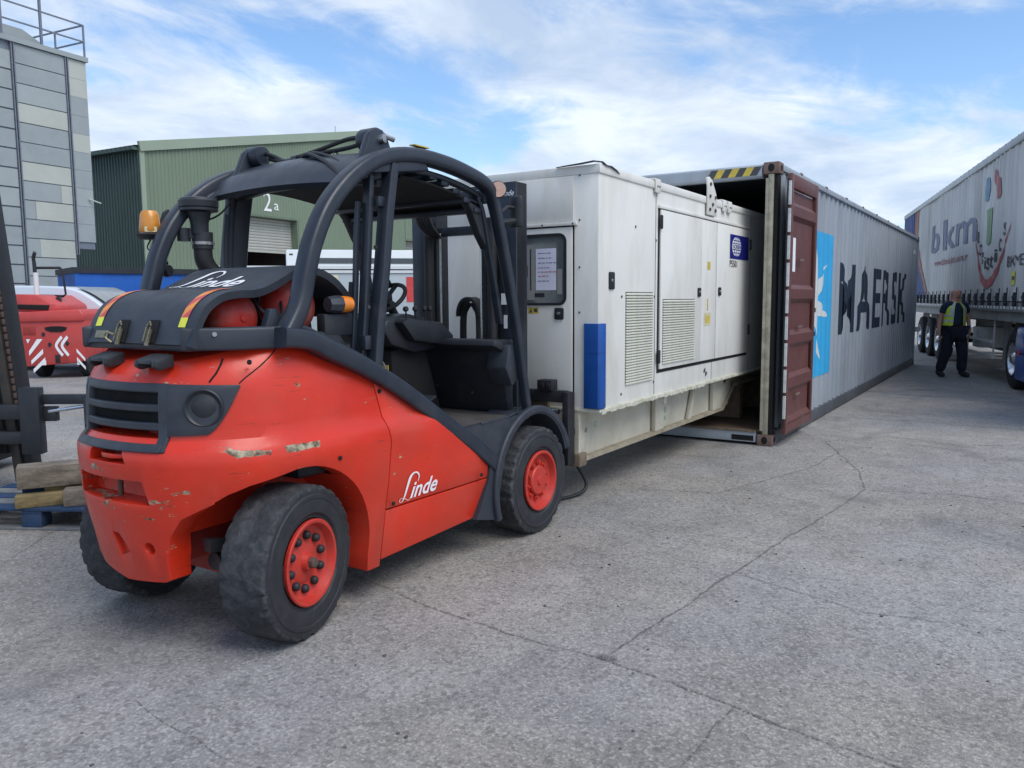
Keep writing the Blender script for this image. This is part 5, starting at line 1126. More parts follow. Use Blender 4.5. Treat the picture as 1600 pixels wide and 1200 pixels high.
# ================================================================== TRAILER + TRACTOR
TH = R(13.7)
TR = thing('curtain_sider_trailer', 'grimy white curtain-sided lorry trailer parked on the right beyond the walking man', 'trailer', (14.5, .03, 0), TH)
T0, T1, TZ0, TZ1 = -1.0, 14.3, 1.46, 3.98
def fold(s, z):
    k = (z-TZ0)/(TZ1-TZ0); return .012*sin(s*19.+.6*sin(s*3))*(.35+.65*k)+.008*sin(s*43+1.3)*k+.015*sin(s*2.2+z)
def cp(s, z, off=0.): return Vector((s, .0+fold(s, z)+off, z))
mb = MB(); mb.grid(lambda u, v: cp(T0+(T1-T0)*u, TZ0+(TZ1-TZ0)*v), 620, 6); cur = mb.build('curtain', M['curtain'], TR)
mb = MB(); mb.box(T0, T1, -2.52, -.03, TZ0, TZ1+.03); mb.build('load_box', M['curtain'], TR)
mb = MB(); mb.box(T0, T1, -.06, .035, TZ1-.02, TZ1+.11); mb.box(T0, T1, -2.55, -2.45, TZ1-.02, TZ1+.11); mb.build('roof_rail', mat('aluminium_rail', (.36, .37, .39), .4, .5, .1, 3), TR, bevel=.01)
mb = MB(); mb.box(T0, T1, -2.5, .0, TZ1+.03, TZ1+.09); mb.build('roof_sheet', M['curtain'], TR)
rv = None
for i in range(36):
    x = T0+.3+i*.42
    if rv is None: q = MB(); q.lathe([(0, .018), (.02, .018), (.022, 0)], (0, 0, 0), (0, 0, 1), 8); rv = q.build('roof_roller', M['black'], TR, loc=(x, -.0, TZ1+.11))
    else: like(rv, (x, -.0, TZ1+.11))
# prints on the curtain
off = .012
def CT(name, shape, box, mt_, nu=10, o=off, nv=0):
    if box[:2] == (0, 1): a_, b_ = min(p[0] for p in shape[0]), max(p[0] for p in shape[0])
    else: a_, b_ = box[:2]
    printed(name, shape, box, lambda u, v: cp(u, v, o), mt_, cur, cuts=fr(a_, b_, max(2, int((b_-a_)/.06))), cutsv=fr(box[2], box[3], nv) if nv else None)
fl = lambda s: ([(1-a, b) for a, b in s[0]], s[1])      # text reads right-to-left in local x, so mirror it
CT('lettering', fl(glyphs('bkm', .02, 0, 1.15)), (3.75, 8.95, 2.62, 3.32), M['printblue'], 60)
CT('lettering', fl(glyphs('www.bkmlojistik.com.tr', .01)), (4.5, 8.3, 2.24, 2.44), M['printpink'], 50)
# round bowl marks left faint; Y-shaped figure in blue, pink and green
CT('print_shape', circ2d(20), (2.72, 3.22, 3.28, 3.72), M['printcyan'], 10)
CT('print_shape', ([(0, .1), (.35, 0), (1, .8), (.9, 1), (.2, .6)], [(0, 1, 2, 3, 4)]), (1.85, 2.45, 3.22, 3.80), M['printpink'], 10)
CT('print_shape', ([(0, 1), (.15, .1), (.5, 0), (.85, .1), (1, 1)], [(0, 1, 2, 3, 4)]), (2.35, 2.92, 2.46, 3.12), M['printgreen'], 10)
sm = [(3.95-2.75*t, 1.76+1.02*(abs(2*t-1)**1.9)) for t in [i/24 for i in range(25)]]
CT('smile_line', ribbon2d(sm, [.02+.15*max(0, sin(pi*i/24))**1.3 for i in range(25)]), (0, 1, 0, 1), M['curtred'], 2)
for k, ch in enumerate('Logistics'):
    t = .06+.88*k/8; s_ = 3.72-2.3*t; z_ = 2.02+.72*abs(2*t-1)**2.2
    CT('lettering', fl(glyphs(ch, .01)), (s_-.10, s_+.08, z_, z_+.22), M['printdark'], 3)
CT('lettering', fl(glyphs('BKME 804', .0)), (-.55, 1.32, 2.02, 2.20), M['printdark'], 12)
CT('label', RECT, (.70, .98, 1.72, 1.94), M['yeltape'], 3)
CT('label_bar', RECT, (.74, .94, 1.80, 1.86), M['printdark'], 3, .016)
# coloured rear part
CT('print_band', ([(0, 0), (1, 0), (1, 1), (.1, 1)], [(0, 1, 2, 3)]), (11.35, 12.1, 2.6, 3.96), M['curtorange'], 8)
CT('print_band', RECT, (12.1, T1, 1.47, 3.96), M['curtblue'], 20)
CT('print_band', ([(0, 0), (1, 0), (1, 1), (.62, 1), (.35, .45)], [(0, 1, 2, 3, 4)]), (9.3, 12.1, 1.5, 2.6), M['curtblue'], 20)
CT('print_band', ribbon2d([(9.2, 1.5), (9.9, 1.85), (10.4, 2.2), (10.9, 2.6), (11.3, 3.0)], [.12, .16, .2, .3, .3]), (0, 1, 0, 1), M['curtorange'], 2, .016)
# straps and buckles
st = None
for i in range(26):
    s_ = T0+.35+i*.56; 
    if st is None:
        q = MB(); q.box(-.02, .02, 0, .010, 0, .30); st = q.build('strap', M['black'], TR, loc=(s_, .03, TZ0-.08))
        q = MB(); q.prism([(-.03, .0), (.035, .02), (.05, .17), (.01, .22), (-.035, .12)], .010, .05); q.tube([(-.05, .03, .02), (.06, .05, .15)], .012, 6); bk = q.build('buckle', M['plasticd'], st)
        continue
    c_ = like(st, (s_, .03, TZ0-.08), (0, random.uniform(-.12, .12), 0)); b_ = like(bk, parent=c_)
mb = MB(); mb.box(T0, T1, -2.5, .015, TZ0-.17, TZ0-.02); mb.build('side_rail', M['chassis'], TR, bevel=.006)
pt = None
for i in range(66):
    x = T0+.1+i*.23
    if pt is None: q = MB(); q.prism([(0, 0), (.12, 0), (.15, .045), (.03, .045)], 0, .003); pt = q.build('reflective_tape', M['white'], TR, loc=(x, .016, TZ0-.13))
    else: like(pt, (x, .016, TZ0-.13))
mb = MB(); mb.box(.5, T1-.2, -.9, -.75, 1.0, 1.30); mb.box(.5, T1-.2, -1.75, -1.6, 1.0, 1.30); mb.build('chassis_beam', M['chassis'], TR)
mb = MB(); mb.box(-.4, T1-.1, -.12, -.06, 1.12, 1.29); mb.build('side_skirt', M['chassis'], TR)
mb = MB(); mb.box(3.6, 4.15, -.70, -.10, .55, .95); mb.build('locker_box', mat('pale_locker', (.40, .41, .42), .6), TR, bevel=.02)
mb = MB(); mb.box(2.3, 7.0, -.10, -.06, .42, .48); mb.box(2.3, 7.0, -.10, -.06, .70, .75); 
for x in (2.4, 4.6, 6.9): mb.box(x, x+.05, -.12, -.1, .42, 1.15)
mb.build('side_guard', mat('white_side_guard', (.5, .5, .5), .6), TR)
mb = MB(); mb.box(4.4, 7.3, -1.5, -.75, .42, 1.1); mb.build('underside_dark_box', M['black'], TR, bevel=.02)  # added black box, makes the space under the trailer read dark
mb = MB(); mb.box(2.3, 7.6, -2.46, -2.42, .35, 1.1); mb.build('underside_dark_sheet', M['black'], TR)  # added black sheet, blocks the bright ground beyond the trailer
for x in (7.45,):
    mb = MB(); mb.lathe([(0, 0), (.01, .15), (.7, .15), (.71, 0)], (x-.35, -.35, .78), (1, 0, 0), 20); mb.build('air_tank', M['black'], TR)
for y in (-.35, -2.1): mb = MB(); mb.tube([(2.55, y, 1.2), (2.55, y, .25)], .06, 10); mb.box(2.42, 2.68, y-.12, y+.12, .22, .25); mb.build('landing_leg', M['chassis'], TR)
def truck_wheel(par, x, y, R0, w=.30, name='wheel'):
    wq = bpy.data.objects.new(name, None); COL.objects.link(wq); wq.parent = par; wq.location = (x, y, R0); h = w/2
    q = MB(); q.lathe([(h-.03, R0*.56), (h, R0*.62), (h+.004, R0*.80), (h-.02, R0*.96), (h-.05, R0), (-h+.05, R0), (-h, R0*.9), (-h, R0*.6)], (0, 0, 0), (0, 1, 0), 44, cap=False); q.build('tyre', M['tyred'], wq)
    q = MB(); q.lathe([(h-.02, R0*.57), (h+.006, R0*.56), (h-.0, R0*.52), (h-.08, R0*.46), (h-.13, R0*.30), (h-.05, R0*.24), (h-.02, R0*.20), (h+.02, R0*.12), (h+.02, 0)], (0, 0, 0), (0, 1, 0), 32, cap=False); q.build('rim', M['alloy'], wq)
    f = None
    for k in range(10):
        a = 2*pi*k/10
        if f is None: q = MB(); q.lathe([(0, .018), (.035, .016), (.036, 0)], (0, 0, 0), (0, 1, 0), 6); f = q.build('wheel_nut', M['metal'], wq, loc=(R0*.35*cos(a), h-.12, R0*.35*sin(a)))
        else: like(f, (R0*.35*cos(a), h-.12, R0*.35*sin(a)))
    return wq
for x in (8.05, 9.45, 10.85):
    for y in (-.22, -2.3): truck_wheel(TR, x, y, .50)
    mb = MB(); mb.tube([(x, -.3, .5), (x, -2.2, .5)], .07, 10); mb.build('axle', M['black'], TR)
    mb = MB(); mb.sweep([(x+.58*cos(R(a)), -.22, .50+.58*sin(R(a))) for a in range(25, 156, 13)], [(-.16, -.01), (.16, -.01), (.16, .01), (-.16, .01)], ups=(0, 1, 0)); mb.build('mudguard', M['black'], TR)
mb = MB(); mb.box(T1-.15, T1, -2.4, -.1, .45, .60); mb.build('rear_bumper', M['chassis'], TR)
# tractor unit
TT = thing('lorry_tractor', 'blue lorry tractor unit under the front of the grimy trailer, at the right edge', 'lorry', (14.5, .03, 0), TH)
for y in (-.30, -2.22): truck_wheel(TT, 1.22, y, .50, .34); truck_wheel(TT, -2.5, y, .50, .30)
mb = MB(); mb.box(-3.4, 1.9, -.95, -.8, .7, .95); mb.box(-3.4, 1.9, -1.7, -1.55, .7, .95); mb.build('chassis_beam', M['black'], TT)
mb = MB(); mb.lathe([(-.3, .0), (-.3, .4), (.1, .4), (.1, 0)], (1.0, -1.25, 1.08), (0, 0, 1), 24); mb.build('fifth_wheel', M['black'], TT)
mb = MB(); mb.sweep([(1.22+.60*cos(R(a)), -.30, .50+.60*sin(R(a))) for a in range(15, 170, 14)], [(-.20, -.012), (.20, -.012), (.20, .012), (-.20, .012)], ups=(0, 1, 0)); mb.build('mudguard', M['black'], TT)
mb = MB(); mb.prism([(.58, .22), (.60, .85), (.52, 1.06), (-1.9, 1.08), (-1.9, .20)], -.45, -.02); sk = mb.build('side_fairing', M['truckblue'], TT, bevel=.04, seg=3)
mb = MB(); mb.box(.30, .40, -.022, -.008, .62, .70); mb.build('marker_lamp', M['redtape'], sk)
mb = MB(); mb.box(-1.8, .5, -.018, -.012, .64, .66); mb.build('fairing_joint', M['void'], sk)
mb = MB(); mb.prism([(-3.9, .35), (-4.0, 1.4), (-3.85, 2.7), (-3.3, 3.5), (-1.95, 3.55), (-1.9, 1.1), (-2.0, .95), (-3.05, .95), (-3.1, .35)], -2.48, -.02); cabo = mb.build('cab', M['truckblue'], TT, bevel=.06, seg=3)
mb = MB(); mb.box(-3.45, -2.55, -.024, -.012, 1.75, 2.55); mb.build('side_window', M['glass'], cabo)
mb = MB(); mb.box(-3.99, -3.86, -2.3, -.2, 1.7, 2.6); mb.build('windscreen', M['glass'], cabo)

# ================================================================== WALKING MAN
def skin_mesh(name, pts, edges, radii, mt_, par, sub=2):
    me = bpy.data.meshes.new(name); me.from_pydata(pts, edges, []); o = bpy.data.objects.new(name, me); COL.objects.link(o)
    sk_ = o.modifiers.new('s', 'SKIN'); sk_.use_smooth_shade = True; sk_.use_x_symmetry = False
    for i, r in enumerate(radii):
        me.skin_vertices[0].data[i].radius = r if isinstance(r, tuple) else (r, r)
    me.skin_vertices[0].data[0].use_root = True
    ss = o.modifiers.new('u', 'SUBSURF'); ss.levels = sub; ss.render_levels = sub
    bpy.context.view_layer.update(); n = bpy.data.meshes.new_from_object(o.evaluated_get(bpy.context.evaluated_depsgraph_get()))
    o.modifiers.clear(); o.data = n; n.materials.clear(); n.materials.append(mt_); n.polygons.foreach_set('use_smooth', [True]*len(n.polygons)); o.parent = par; return o
# local: +y faces the camera side, x to the figure's left
MP = thing('person', 'bald man in a yellow hi-vis vest over dark work clothes walking between container and trailer', 'person', (17.66, 1.19, 0), R(-57.3))
# local -y = towards camera? rotate so local +y points away from camera ; build facing -y... (x right in picture is -x)
def man():
    J = dict(pel=(0, 0, .90), sp=(0, .01, 1.08), ch=(0, .0, 1.28), nb=(0, .01, 1.42), nk=(0, 0, 1.49), hd=(0, -.02, 1.60), top=(0, -.01, 1.685),
             lh=(-.10, 0, .86), lk=(-.155, -.02, .48), la=(-.20, .10, .09), lf=(-.22, -.03, .045),
             rh=(.10, 0, .86), rk=(.15, -.06, .48), ra=(.17, -.02, .09), rf=(.19, -.16, .045),
             ls=(-.19, .0, 1.37), le=(-.27, .03, 1.10), lw=(-.31, -.04, .87), lhd=(-.315, -.055, .79),
             rs=(.19, .0, 1.37), re=(.28, .03, 1.11), rw=(.27, -.05, .89), rhd=(.255, -.065, .81))
    return J
J = man(); names = list(J)
E_ = [('pel', 'sp'), ('sp', 'ch'), ('ch', 'nb'), ('nb', 'nk'), ('nk', 'hd'), ('hd', 'top'), ('pel', 'lh'), ('lh', 'lk'), ('lk', 'la'), ('la', 'lf'), ('pel', 'rh'), ('rh', 'rk'), ('rk', 'ra'), ('ra', 'rf'), ('nb', 'ls'), ('ls', 'le'), ('le', 'lw'), ('lw', 'lhd'), ('nb', 'rs'), ('rs', 're'), ('re', 'rw'), ('rw', 'rhd')]
Rr = dict(pel=(.14, .11), sp=(.15, .12), ch=(.16, .11), nb=(.09, .08), nk=(.066, .07), hd=(.098, .118), top=(.066, .082), lh=.085, lk=.058, la=.04, lf=.035, rh=.085, rk=.058, ra=.04, rf=.035, ls=.06, le=.042, lw=.030, lhd=.036, rs=.06, re=.042, rw=.030, rhd=.036)
ob = skin_mesh('body', [J[n] for n in names], [(names.index(a), names.index(b)) for a, b in E_], [Rr[n] for n in names], M['skin'], MP)
# head details
for sx in (-1, 1):
    q = MB(); q.lathe([(-.012, 0), (-.01, .02), (.0, .026), (.012, .018), (.014, 0)], (sx*.082, -.01, 1.605), (sx, .2, 0), 10); q.build('ear', M['skin'], MP)
    q = MB(); q.lathe([(0, .012), (.004, .008), (.005, 0)], (sx*.034, -.118, 1.622), (0, -1, 0), 8); q.build('eye', M['printdark'], MP)
q = MB(); q.prism([(-.10, 1.625), (-.135, 1.59), (-.128, 1.578), (-.10, 1.58)], -.014, .014, 'x'); q.build('nose', M['skin'], MP, bevel=.005)
q = MB(); q.grid(lambda u, v: (-.05+.10*u, -.108+.05*abs(2*u-1)**2, 1.515+.022*v), 6, 3, .006); q.build('beard', mat('dark_stubble', (.12, .07, .055), .8), MP)
# fingers
for hand, sx in (('lhd', -1), ('rhd', 1)):
    h0 = Vector(J[hand])
    for k in range(4):
        f0 = h0+Vector((sx*(-.01), -.028+.018*k, -.02)); L1 = (.05, .058, .056, .045)[k]
        skin_mesh('finger', [f0, f0+Vector((0, -.006, -L1*.6)), f0+Vector((-sx*.015, -.008, -L1))], [(0, 1), (1, 2)], [.009, .008, .007], M['skin'], MP, 1)
    f0 = h0+Vector((-sx*.02, -.03, .0)); skin_mesh('thumb', [f0, f0+Vector((-sx*.01, -.02, -.02)), f0+Vector((-sx*.008, -.025, -.045))], [(0, 1), (1, 2)], [.011, .010, .008], M['skin'], MP, 1)
tn = ['pel', 'sp', 'ch', 'nb', 'ls', 'le', 'rs', 're']
J2 = dict(J); J2['nb'] = (0, .01, 1.41); J2['pel'] = (0, 0, .93); J2['le'] = tuple(Vector(J['ls']).lerp(Vector(J['le']), .62)); J2['re'] = tuple(Vector(J['rs']).lerp(Vector(J['re']), .62))
R2_ = dict(pel=(.175, .155), sp=(.185, .18), ch=(.185, .14), nb=(.10, .09), ls=.08, le=.068, rs=.08, re=.068)
e2 = [('pel', 'sp'), ('sp', 'ch'), ('ch', 'nb'), ('nb', 'ls'), ('ls', 'le'), ('nb', 'rs'), ('rs', 're')]
skin_mesh('t_shirt', [J2[n] for n in tn], [(tn.index(a), tn.index(b)) for a, b in e2], [R2_[n] for n in tn], M['navycloth'], MP)
tn = ['pel', 'lh', 'lk', 'la', 'rh', 'rk', 'ra']; J3 = dict(J); J3['la'] = (-.198, .095, .085); J3['ra'] = (.169, -.02, .085)
skin_mesh('trousers', [J3[n] for n in tn], [(0, 1), (1, 2), (2, 3), (0, 4), (4, 5), (5, 6)], [(.18, .16), .125, .105, .092, .125, .105, .092], M['darkcloth'], MP)
for a, f in (('la', 'lf'), ('ra', 'rf')):
    A = Vector(J[a]); F_ = Vector(J[f]); skin_mesh('boot', [A+Vector((0, .01, .06)), A+Vector((0, .01, -.02)), F_+Vector((0, -.02, -.005)), F_+Vector((0, -.08, -.012))], [(0, 1), (1, 2), (2, 3)], [.062, .068, .058, .046], M['boot'], MP)
# hi-vis waistcoat: open shell around the chest
def vest(side):
    def f(u, v):
        z = .99+.46*v; wx = (.205+.0*v) if z < 1.3 else .205-.13*((z-1.3)/.15)**1.4; wy_ = .175 if z < 1.3 else .175-.07*((z-1.3)/.15)
        a0 = R(22+8*(1-v)) ; a = a0+(R(180)-a0)*u
        return (side*sin(a)*wx*1.02, -cos(a)*wy_-.0+.01, z)
    return f
for sx in (-1, 1):
    q = MB(); q.grid(vest(sx), 16, 10, .008 if sx > 0 else -.008); vo = q.build('hi_vis_vest', M['hivis'], MP)
    for zc_ in (1.06, 1.16):
        q = MB(); v0 = (zc_-.99)/.46; fv = vest(sx); q.grid(lambda u, v: Vector(fv(u, v0+v*.09))+Vector((sx*.006*sin(pi*u), -.008*cos(pi*u), 0)), 16, 2); q.build('reflective_band', M['silvtape'], vo)
    q = MB(); fv = vest(sx); q.grid(lambda u, v: Vector(fv(.02+.12*u, .4+.55*v))+Vector((sx*.003, -.008, 0)), 3, 6); q.build('reflective_band', M['silvtape'], vo)

# ================================================================== BUILDINGS
GA = R(3.5)
GB = thing('green_warehouse', 'sage green corrugated metal warehouse with roller shutters and white number behind the forklift', 'warehouse', (21.3, 32.8, 0), GA)
WID, EAVE, RISE = 29., 8.25, 2.95
def ztop(t): return EAVE+RISE*(1-abs(t-WID/2)/(WID/2))
D1 = (4.7, 9.35, 5.86); D2 = (19.0, 24.0, 5.4)
def clad(profile_x, z0f, z1f, name, par, mt_, P=.20, amp=.022, axis='x'):
    mb = MB(); vs = []
    pts = []
    x0, x1 = profile_x; k = math.floor(x0/P)
    while k*P < x1:
        for q, d in ((0, 0), (.42, 0), (.52, amp), (.90, amp)):
            x = (k+q)*P
            if x0 <= x <= x1: pts.append((x, d))
        k += 1
    pts = [(x0, pts[0][1])]+pts+[(x1, pts[-1][1])]
    for x, d in pts:
        a, b = z0f(x), z1f(x)
        vs += [(x, d, a), (x, d, b)] if axis == 'x' else [(d, x, a), (d, x, b)]
    mb.add(vs, [(2*i, 2*i+2, 2*i+3, 2*i+1) for i in range(len(pts)-1)]); return mb.build(name, mt_, par, smooth=0, weld=False)
for (a, b, z0, z1) in ((0, D1[0], 0, None), (D1[0], D1[1], D1[2], None), (D1[1], D2[0], 0, None), (D2[0], D2[1], D2[2], None), (D2[1], WID, 0, None)):
    clad((a, b), lambda x, z0=z0: z0, ztop, 'wall', GB, M['cladgreen'])
mb = MB(); mb.bar((-.1, -.06, EAVE+.02), (WID/2, -.06, EAVE+RISE+.05), .12, .42, (0, 0, 1)); mb.bar((WID/2, -.06, EAVE+RISE+.05), (WID+.1, -.06, EAVE+.02), .12, .42); mb.build('gable_trim', M['cladtrim'], GB)
mb = MB(); mb.box(-.06, .16, -.05, .02, 0, EAVE-.1); mb.build('corner_trim', M['cladtrim'], GB)
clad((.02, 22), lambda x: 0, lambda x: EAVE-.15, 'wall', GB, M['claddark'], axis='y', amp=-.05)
mb = MB()
for i in range(70): mb.prism([(.02+i*.31, EAVE-.14), (.02+i*.31+.06, EAVE+.03), (.02+i*.31+.2, EAVE+.03), (.02+i*.31+.28, EAVE-.14)], -.35, .0, 'x')
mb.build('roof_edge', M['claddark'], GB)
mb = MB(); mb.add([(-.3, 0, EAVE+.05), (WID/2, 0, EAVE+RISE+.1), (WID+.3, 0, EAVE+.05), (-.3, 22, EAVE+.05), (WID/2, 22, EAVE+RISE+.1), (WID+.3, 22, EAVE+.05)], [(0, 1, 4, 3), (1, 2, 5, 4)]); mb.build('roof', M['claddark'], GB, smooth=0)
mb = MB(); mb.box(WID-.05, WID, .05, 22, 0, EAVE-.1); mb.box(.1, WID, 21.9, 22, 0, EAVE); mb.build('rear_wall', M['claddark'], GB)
for (d, open_) in ((D1, 4.15), (D2, 0.)):
    mb = MB(); mb.box(d[0]-.1, d[0], .0, .6, 0, d[2]+.1); mb.box(d[1], d[1]+.1, .0, .6, 0, d[2]+.1); mb.box(d[0], d[1], .0, .6, d[2], d[2]+.1); mb.build('door_surround', M['cladgreen'], GB)
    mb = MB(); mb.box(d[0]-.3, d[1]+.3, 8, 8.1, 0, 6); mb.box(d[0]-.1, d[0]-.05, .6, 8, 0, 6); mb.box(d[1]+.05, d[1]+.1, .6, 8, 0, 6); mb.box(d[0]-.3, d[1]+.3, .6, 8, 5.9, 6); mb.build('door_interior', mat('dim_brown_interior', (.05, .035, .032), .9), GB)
    sh = thing('roller_shutter', '', ''); del sh['label']; del sh['category']; sh.parent = GB
    zz_ = d[2]; first = None
    while zz_-.15 > open_:
        zz_ -= .15
        if first is None:
            q = MB(); q.prism([(0, 0), (-.03, .03), (-.035, .10), (0, .148)], d[0], d[1], 'x'); first = q.build('shutter_slat', M['shutter'], sh, loc=(0, .5, zz_), smooth=0)
        else: like(first, (0, .5, zz_))
    mb = MB(); mb.box(d[0], d[1], .44, .52, zz_-.12, zz_); mb.build('shutter_bottom_bar', M['shutter'], sh)
printed('lettering', glyphs('2', 0.0), (6.98, 7.52, 6.18, 7.13), lambda u, v: Vector((u, -.012, v)), M['white'], GB)
printed('lettering', glyphs('a', 0.0), (7.70, 8.03, 6.28, 6.62), lambda u, v: Vector((u, -.012, v)), M['white'], GB)
mb = MB(); mb.tube([(12.6, 0, ztop(12.6)+.2), (12.6, 0, ztop(12.6)+.6)], .015, 6); mb.build('aerial', M['rail'], GB)
# silo / clad tower
TW = thing('clad_tower', 'tall tower clad in grey and cream metal sheets with a railed top, left edge', 'tower', (16.25, 27.95, 0), R(6))
mb = MB(); mb.box(-9, -.75, .03, 6, 0, 9.88); mb.box(-.75, -.01, .03, 6, 3.42, 9.88); mb.build('core', M['rail'], TW)
cols = ['panel_a', 'panel_a', 'panel_b', 'panel_c', 'panel_a', 'panel_a', 'panel_c', 'panel_a', 'panel_c', 'panel_a', 'panel_c', 'panel_b', 'panel_a', 'panel_a', 'panel_b', 'panel_a']
rnd = random.Random(11); RH = .615
def sheet(x0, x1, z0, z1, mt_): q = MB(); o_ = rnd.uniform(0, .012); q.box(x0, x1, -.012-o_, .02, z0, z1); q.build('cladding_sheet', mt_, TW)
for i, c in enumerate(cols):
    z1 = 9.80-i*RH; z0 = max(.02, z1-RH+.03)
    if i in (7, 8, 10):
        xm = {7: -1.20, 8: -2.12, 10: -2.05}[i]
        sheet(-2.50, xm, z0, z1, M['panel_a']); sheet(xm+.01, -.80, z0, z1, M['panel_c'])
    else: sheet(-2.50, -.80, z0, z1, M[c])
    sheet(-4.6, -2.64, z0-.25, z1-.27, M[rnd.choice(['panel_a', 'panel_b'])]); sheet(-7.0, -4.62, z0-.25, z1-.27, M[rnd.choice(['panel_a', 'panel_b'])])
for i in range(10):
    z1 = 9.80-i*RH; c = ['panel_c', 'panel_c', 'panel_a', 'panel_a', 'panel_c', 'panel_a', 'panel_a', 'panel_b', 'panel_a', 'panel_a'][i]
    q = MB(); q.box(-.66, -.0, -.014, .02, z1-RH+.008, z1); q.build('cladding_sheet', M[c], TW)
for x in (-2.56, -.73):
    for dx in (-.04, .04): q = MB(); q.box(x+dx-.018, x+dx+.018, -.06, -.014, 3.2 if x > -1 else .1, 9.85); q.build('upright_rail', M['rail'], TW)
q = MB(); q.box(-9, .06, -.09, 6.05, 9.82, 9.98); q.build('parapet', M['panel_a'], TW)
q = MB(); q.prism([(-2.9, 9.98), (-2.7, 10.45), (-1.9, 10.45), (-.85, 9.98)], .4, 2.2); q.prism([(-6, 9.98), (-6, 10.6), (-3.6, 10.6), (-3.2, 9.98)], .6, 3); q.build('roof_hopper', M['panel_b'], TW)
rl = MB()
pts_ = [(-9, -.02), (-.02, -.02), (-.02, 3.0), (-9, 3.0)]
for z in (10.5, 11.05):
    for a, b in zip(pts_, pts_[1:]+pts_[:1]): rl.bar((a[0], a[1], z), (b[0], b[1], z), .045, .045)
for a in ((-7, -.02), (-4.4, -.02), (-2.85, -.02), (-1.55, -.02), (-.02, -.02), (-.02, 1.5), (-.02, 3.0), (-1.6, 3.0), (-3.2, 3.0)): rl.bar((a[0], a[1], 9.95), (a[0], a[1], 11.05), .05, .05, (1, 0, 0))
rl.bar((-1.55, -.02, 9.98), (-1.55, -.02, 12.2), .07, .07, (1, 0, 0)); rl.bar((-.02, .2, 10.0), (-.02, 2.9, 10.5), .04, .04)
rl.build('guard_rail', M['rail'], TW)
q = MB(); q.tube([(-.2, -.05, 5.15), (.12, -.25, 5.02)], .025, 6); q.build('bracket', M['panel_c'], TW)
# blue container in the distance
BC = thing('blue_storage_container', 'bright blue storage container with dark roof edge at the foot of the grey tower', 'container', (12.25, 22.2, 0), R(-18))
cb = MB(); cb.box(0, 6, .03, 2.4, 0, 2.38); cb.build('body', M['cabblue'], BC)
cl_ = clad((0, 6), lambda x: .12, lambda x: 2.36, 'side_wall', BC, M['cabblue'], P=1.5, amp=.012)
cb = MB(); cb.box(-.05, 6.05, -.05, 2.45, 2.36, 2.52); cb.build('roof_edge', M['plasticd'], BC)
cb = MB(); cb.box(0, 6, -.02, .05, .0, .12); cb.box(0, .1, -.02, .05, .1, 2.36); cb.box(5.9, 6, -.02, .05, .1, 2.36); cb.build('frame', M['cabblue'], BC)
cb = MB(); cb.box(2.15, 3.75, -.06, -.025, 1.35, 1.85); nb_ = cb.build('notice_board', M['cabgrey'], BC)
cb = MB(); cb.box(2.2, 3.7, -.065, -.06, 1.4, 1.8); cb.build('notice_sheet', M['cabwhite'], nb_)
cb = MB(); cb.prism([(2.95, 1.78), (3.55, 1.78), (3.55, 1.55), (3.25, 1.60)], -.07, -.066); cb.build('notice_print', M['plasticd'], nb_)
# portable cabin
PK = thing('portable_cabin', 'pale grey portable cabin with a red name sign, seen through the forklift cab', 'cabin', (13.2, 17.0, 0), R(-45))
cb = MB(); cb.box(-.6, 5.0, 0.0, 2.6, .12, 2.34); cb.build('body', M['cabgrey'], PK, bevel=.01)
cb = MB(); cb.box(-.65, 5.05, -.05, 2.65, 2.36, 2.44); cb.box(-.62, 5.02, -.03, 2.6, 2.26, 2.33); cb.build('roof_edge', M['cabwhite'], PK)
cb = MB(); cb.box(-.6, 5, .1, 2.5, 0, .12); cb.build('base', M['plasticd'], PK)
cb = MB(); cb.box(2.35, 2.75, -.01, .01, 1.92, 2.2); cb.build('vent', M['cream'], PK, bevel=.003)
cb = MB(); cb.box(2.42, 2.68, -.014, -.008, 1.97, 2.15); cb.build('vent_slats', M['panel_a'], PK)
cb = MB(); cb.box(4.88, 5.02, -.02, .06, .12, 2.34); cb.build('corner_trim', M['cabblue'], PK)
printed('name_sign', RECT, (0, 1, 0, 1), lambda u, v: Vector((4.50+.36*u, -.006, 1.50+.66*v)), M['pkred'], PK)
printed('lettering', glyphs('Portakabin', .01), (0, 1, 0, 1), lambda u, v: Vector((4.84-.13*v, -.010, 1.52+.62*u)), M['white'], PK)
# taller white unit behind
WU = thing('white_site_unit', 'long white site unit with a dark window strip, standing behind the pale grey cabin', 'cabin', (16.0, 17.95, 0), R(-45))
cb = MB(); cb.box(0, 6.2, 0, 2.4, .1, 3.02); cb.build('body', M['cabwhite'], WU, bevel=.05)
cb = MB(); cb.box(.35, 6.0, -.015, .02, 2.62, 2.78); cb.build('window_strip', M['glass'], WU)
cb = MB(); cb.box(.1, .2, -.01, .02, 2.86, 2.90); cb.box(4.9, 5.5, -.02, .02, 2.35, 2.45); cb.build('lamp', M['plasticd'], WU)
cb = MB(); cb.prism([(5.2, 3.02), (5.22, 3.14), (6.2, 3.14), (6.2, 3.02)], .5, 1.6); cb.tube([(4.9, .6, 3.02), (4.9, .6, 3.2)], .02, 6); cb.bar((4.6, .6, 3.2), (5.2, .6, 3.2), .05, .03); cb.build('roof_fittings', M['cabwhite'], WU)

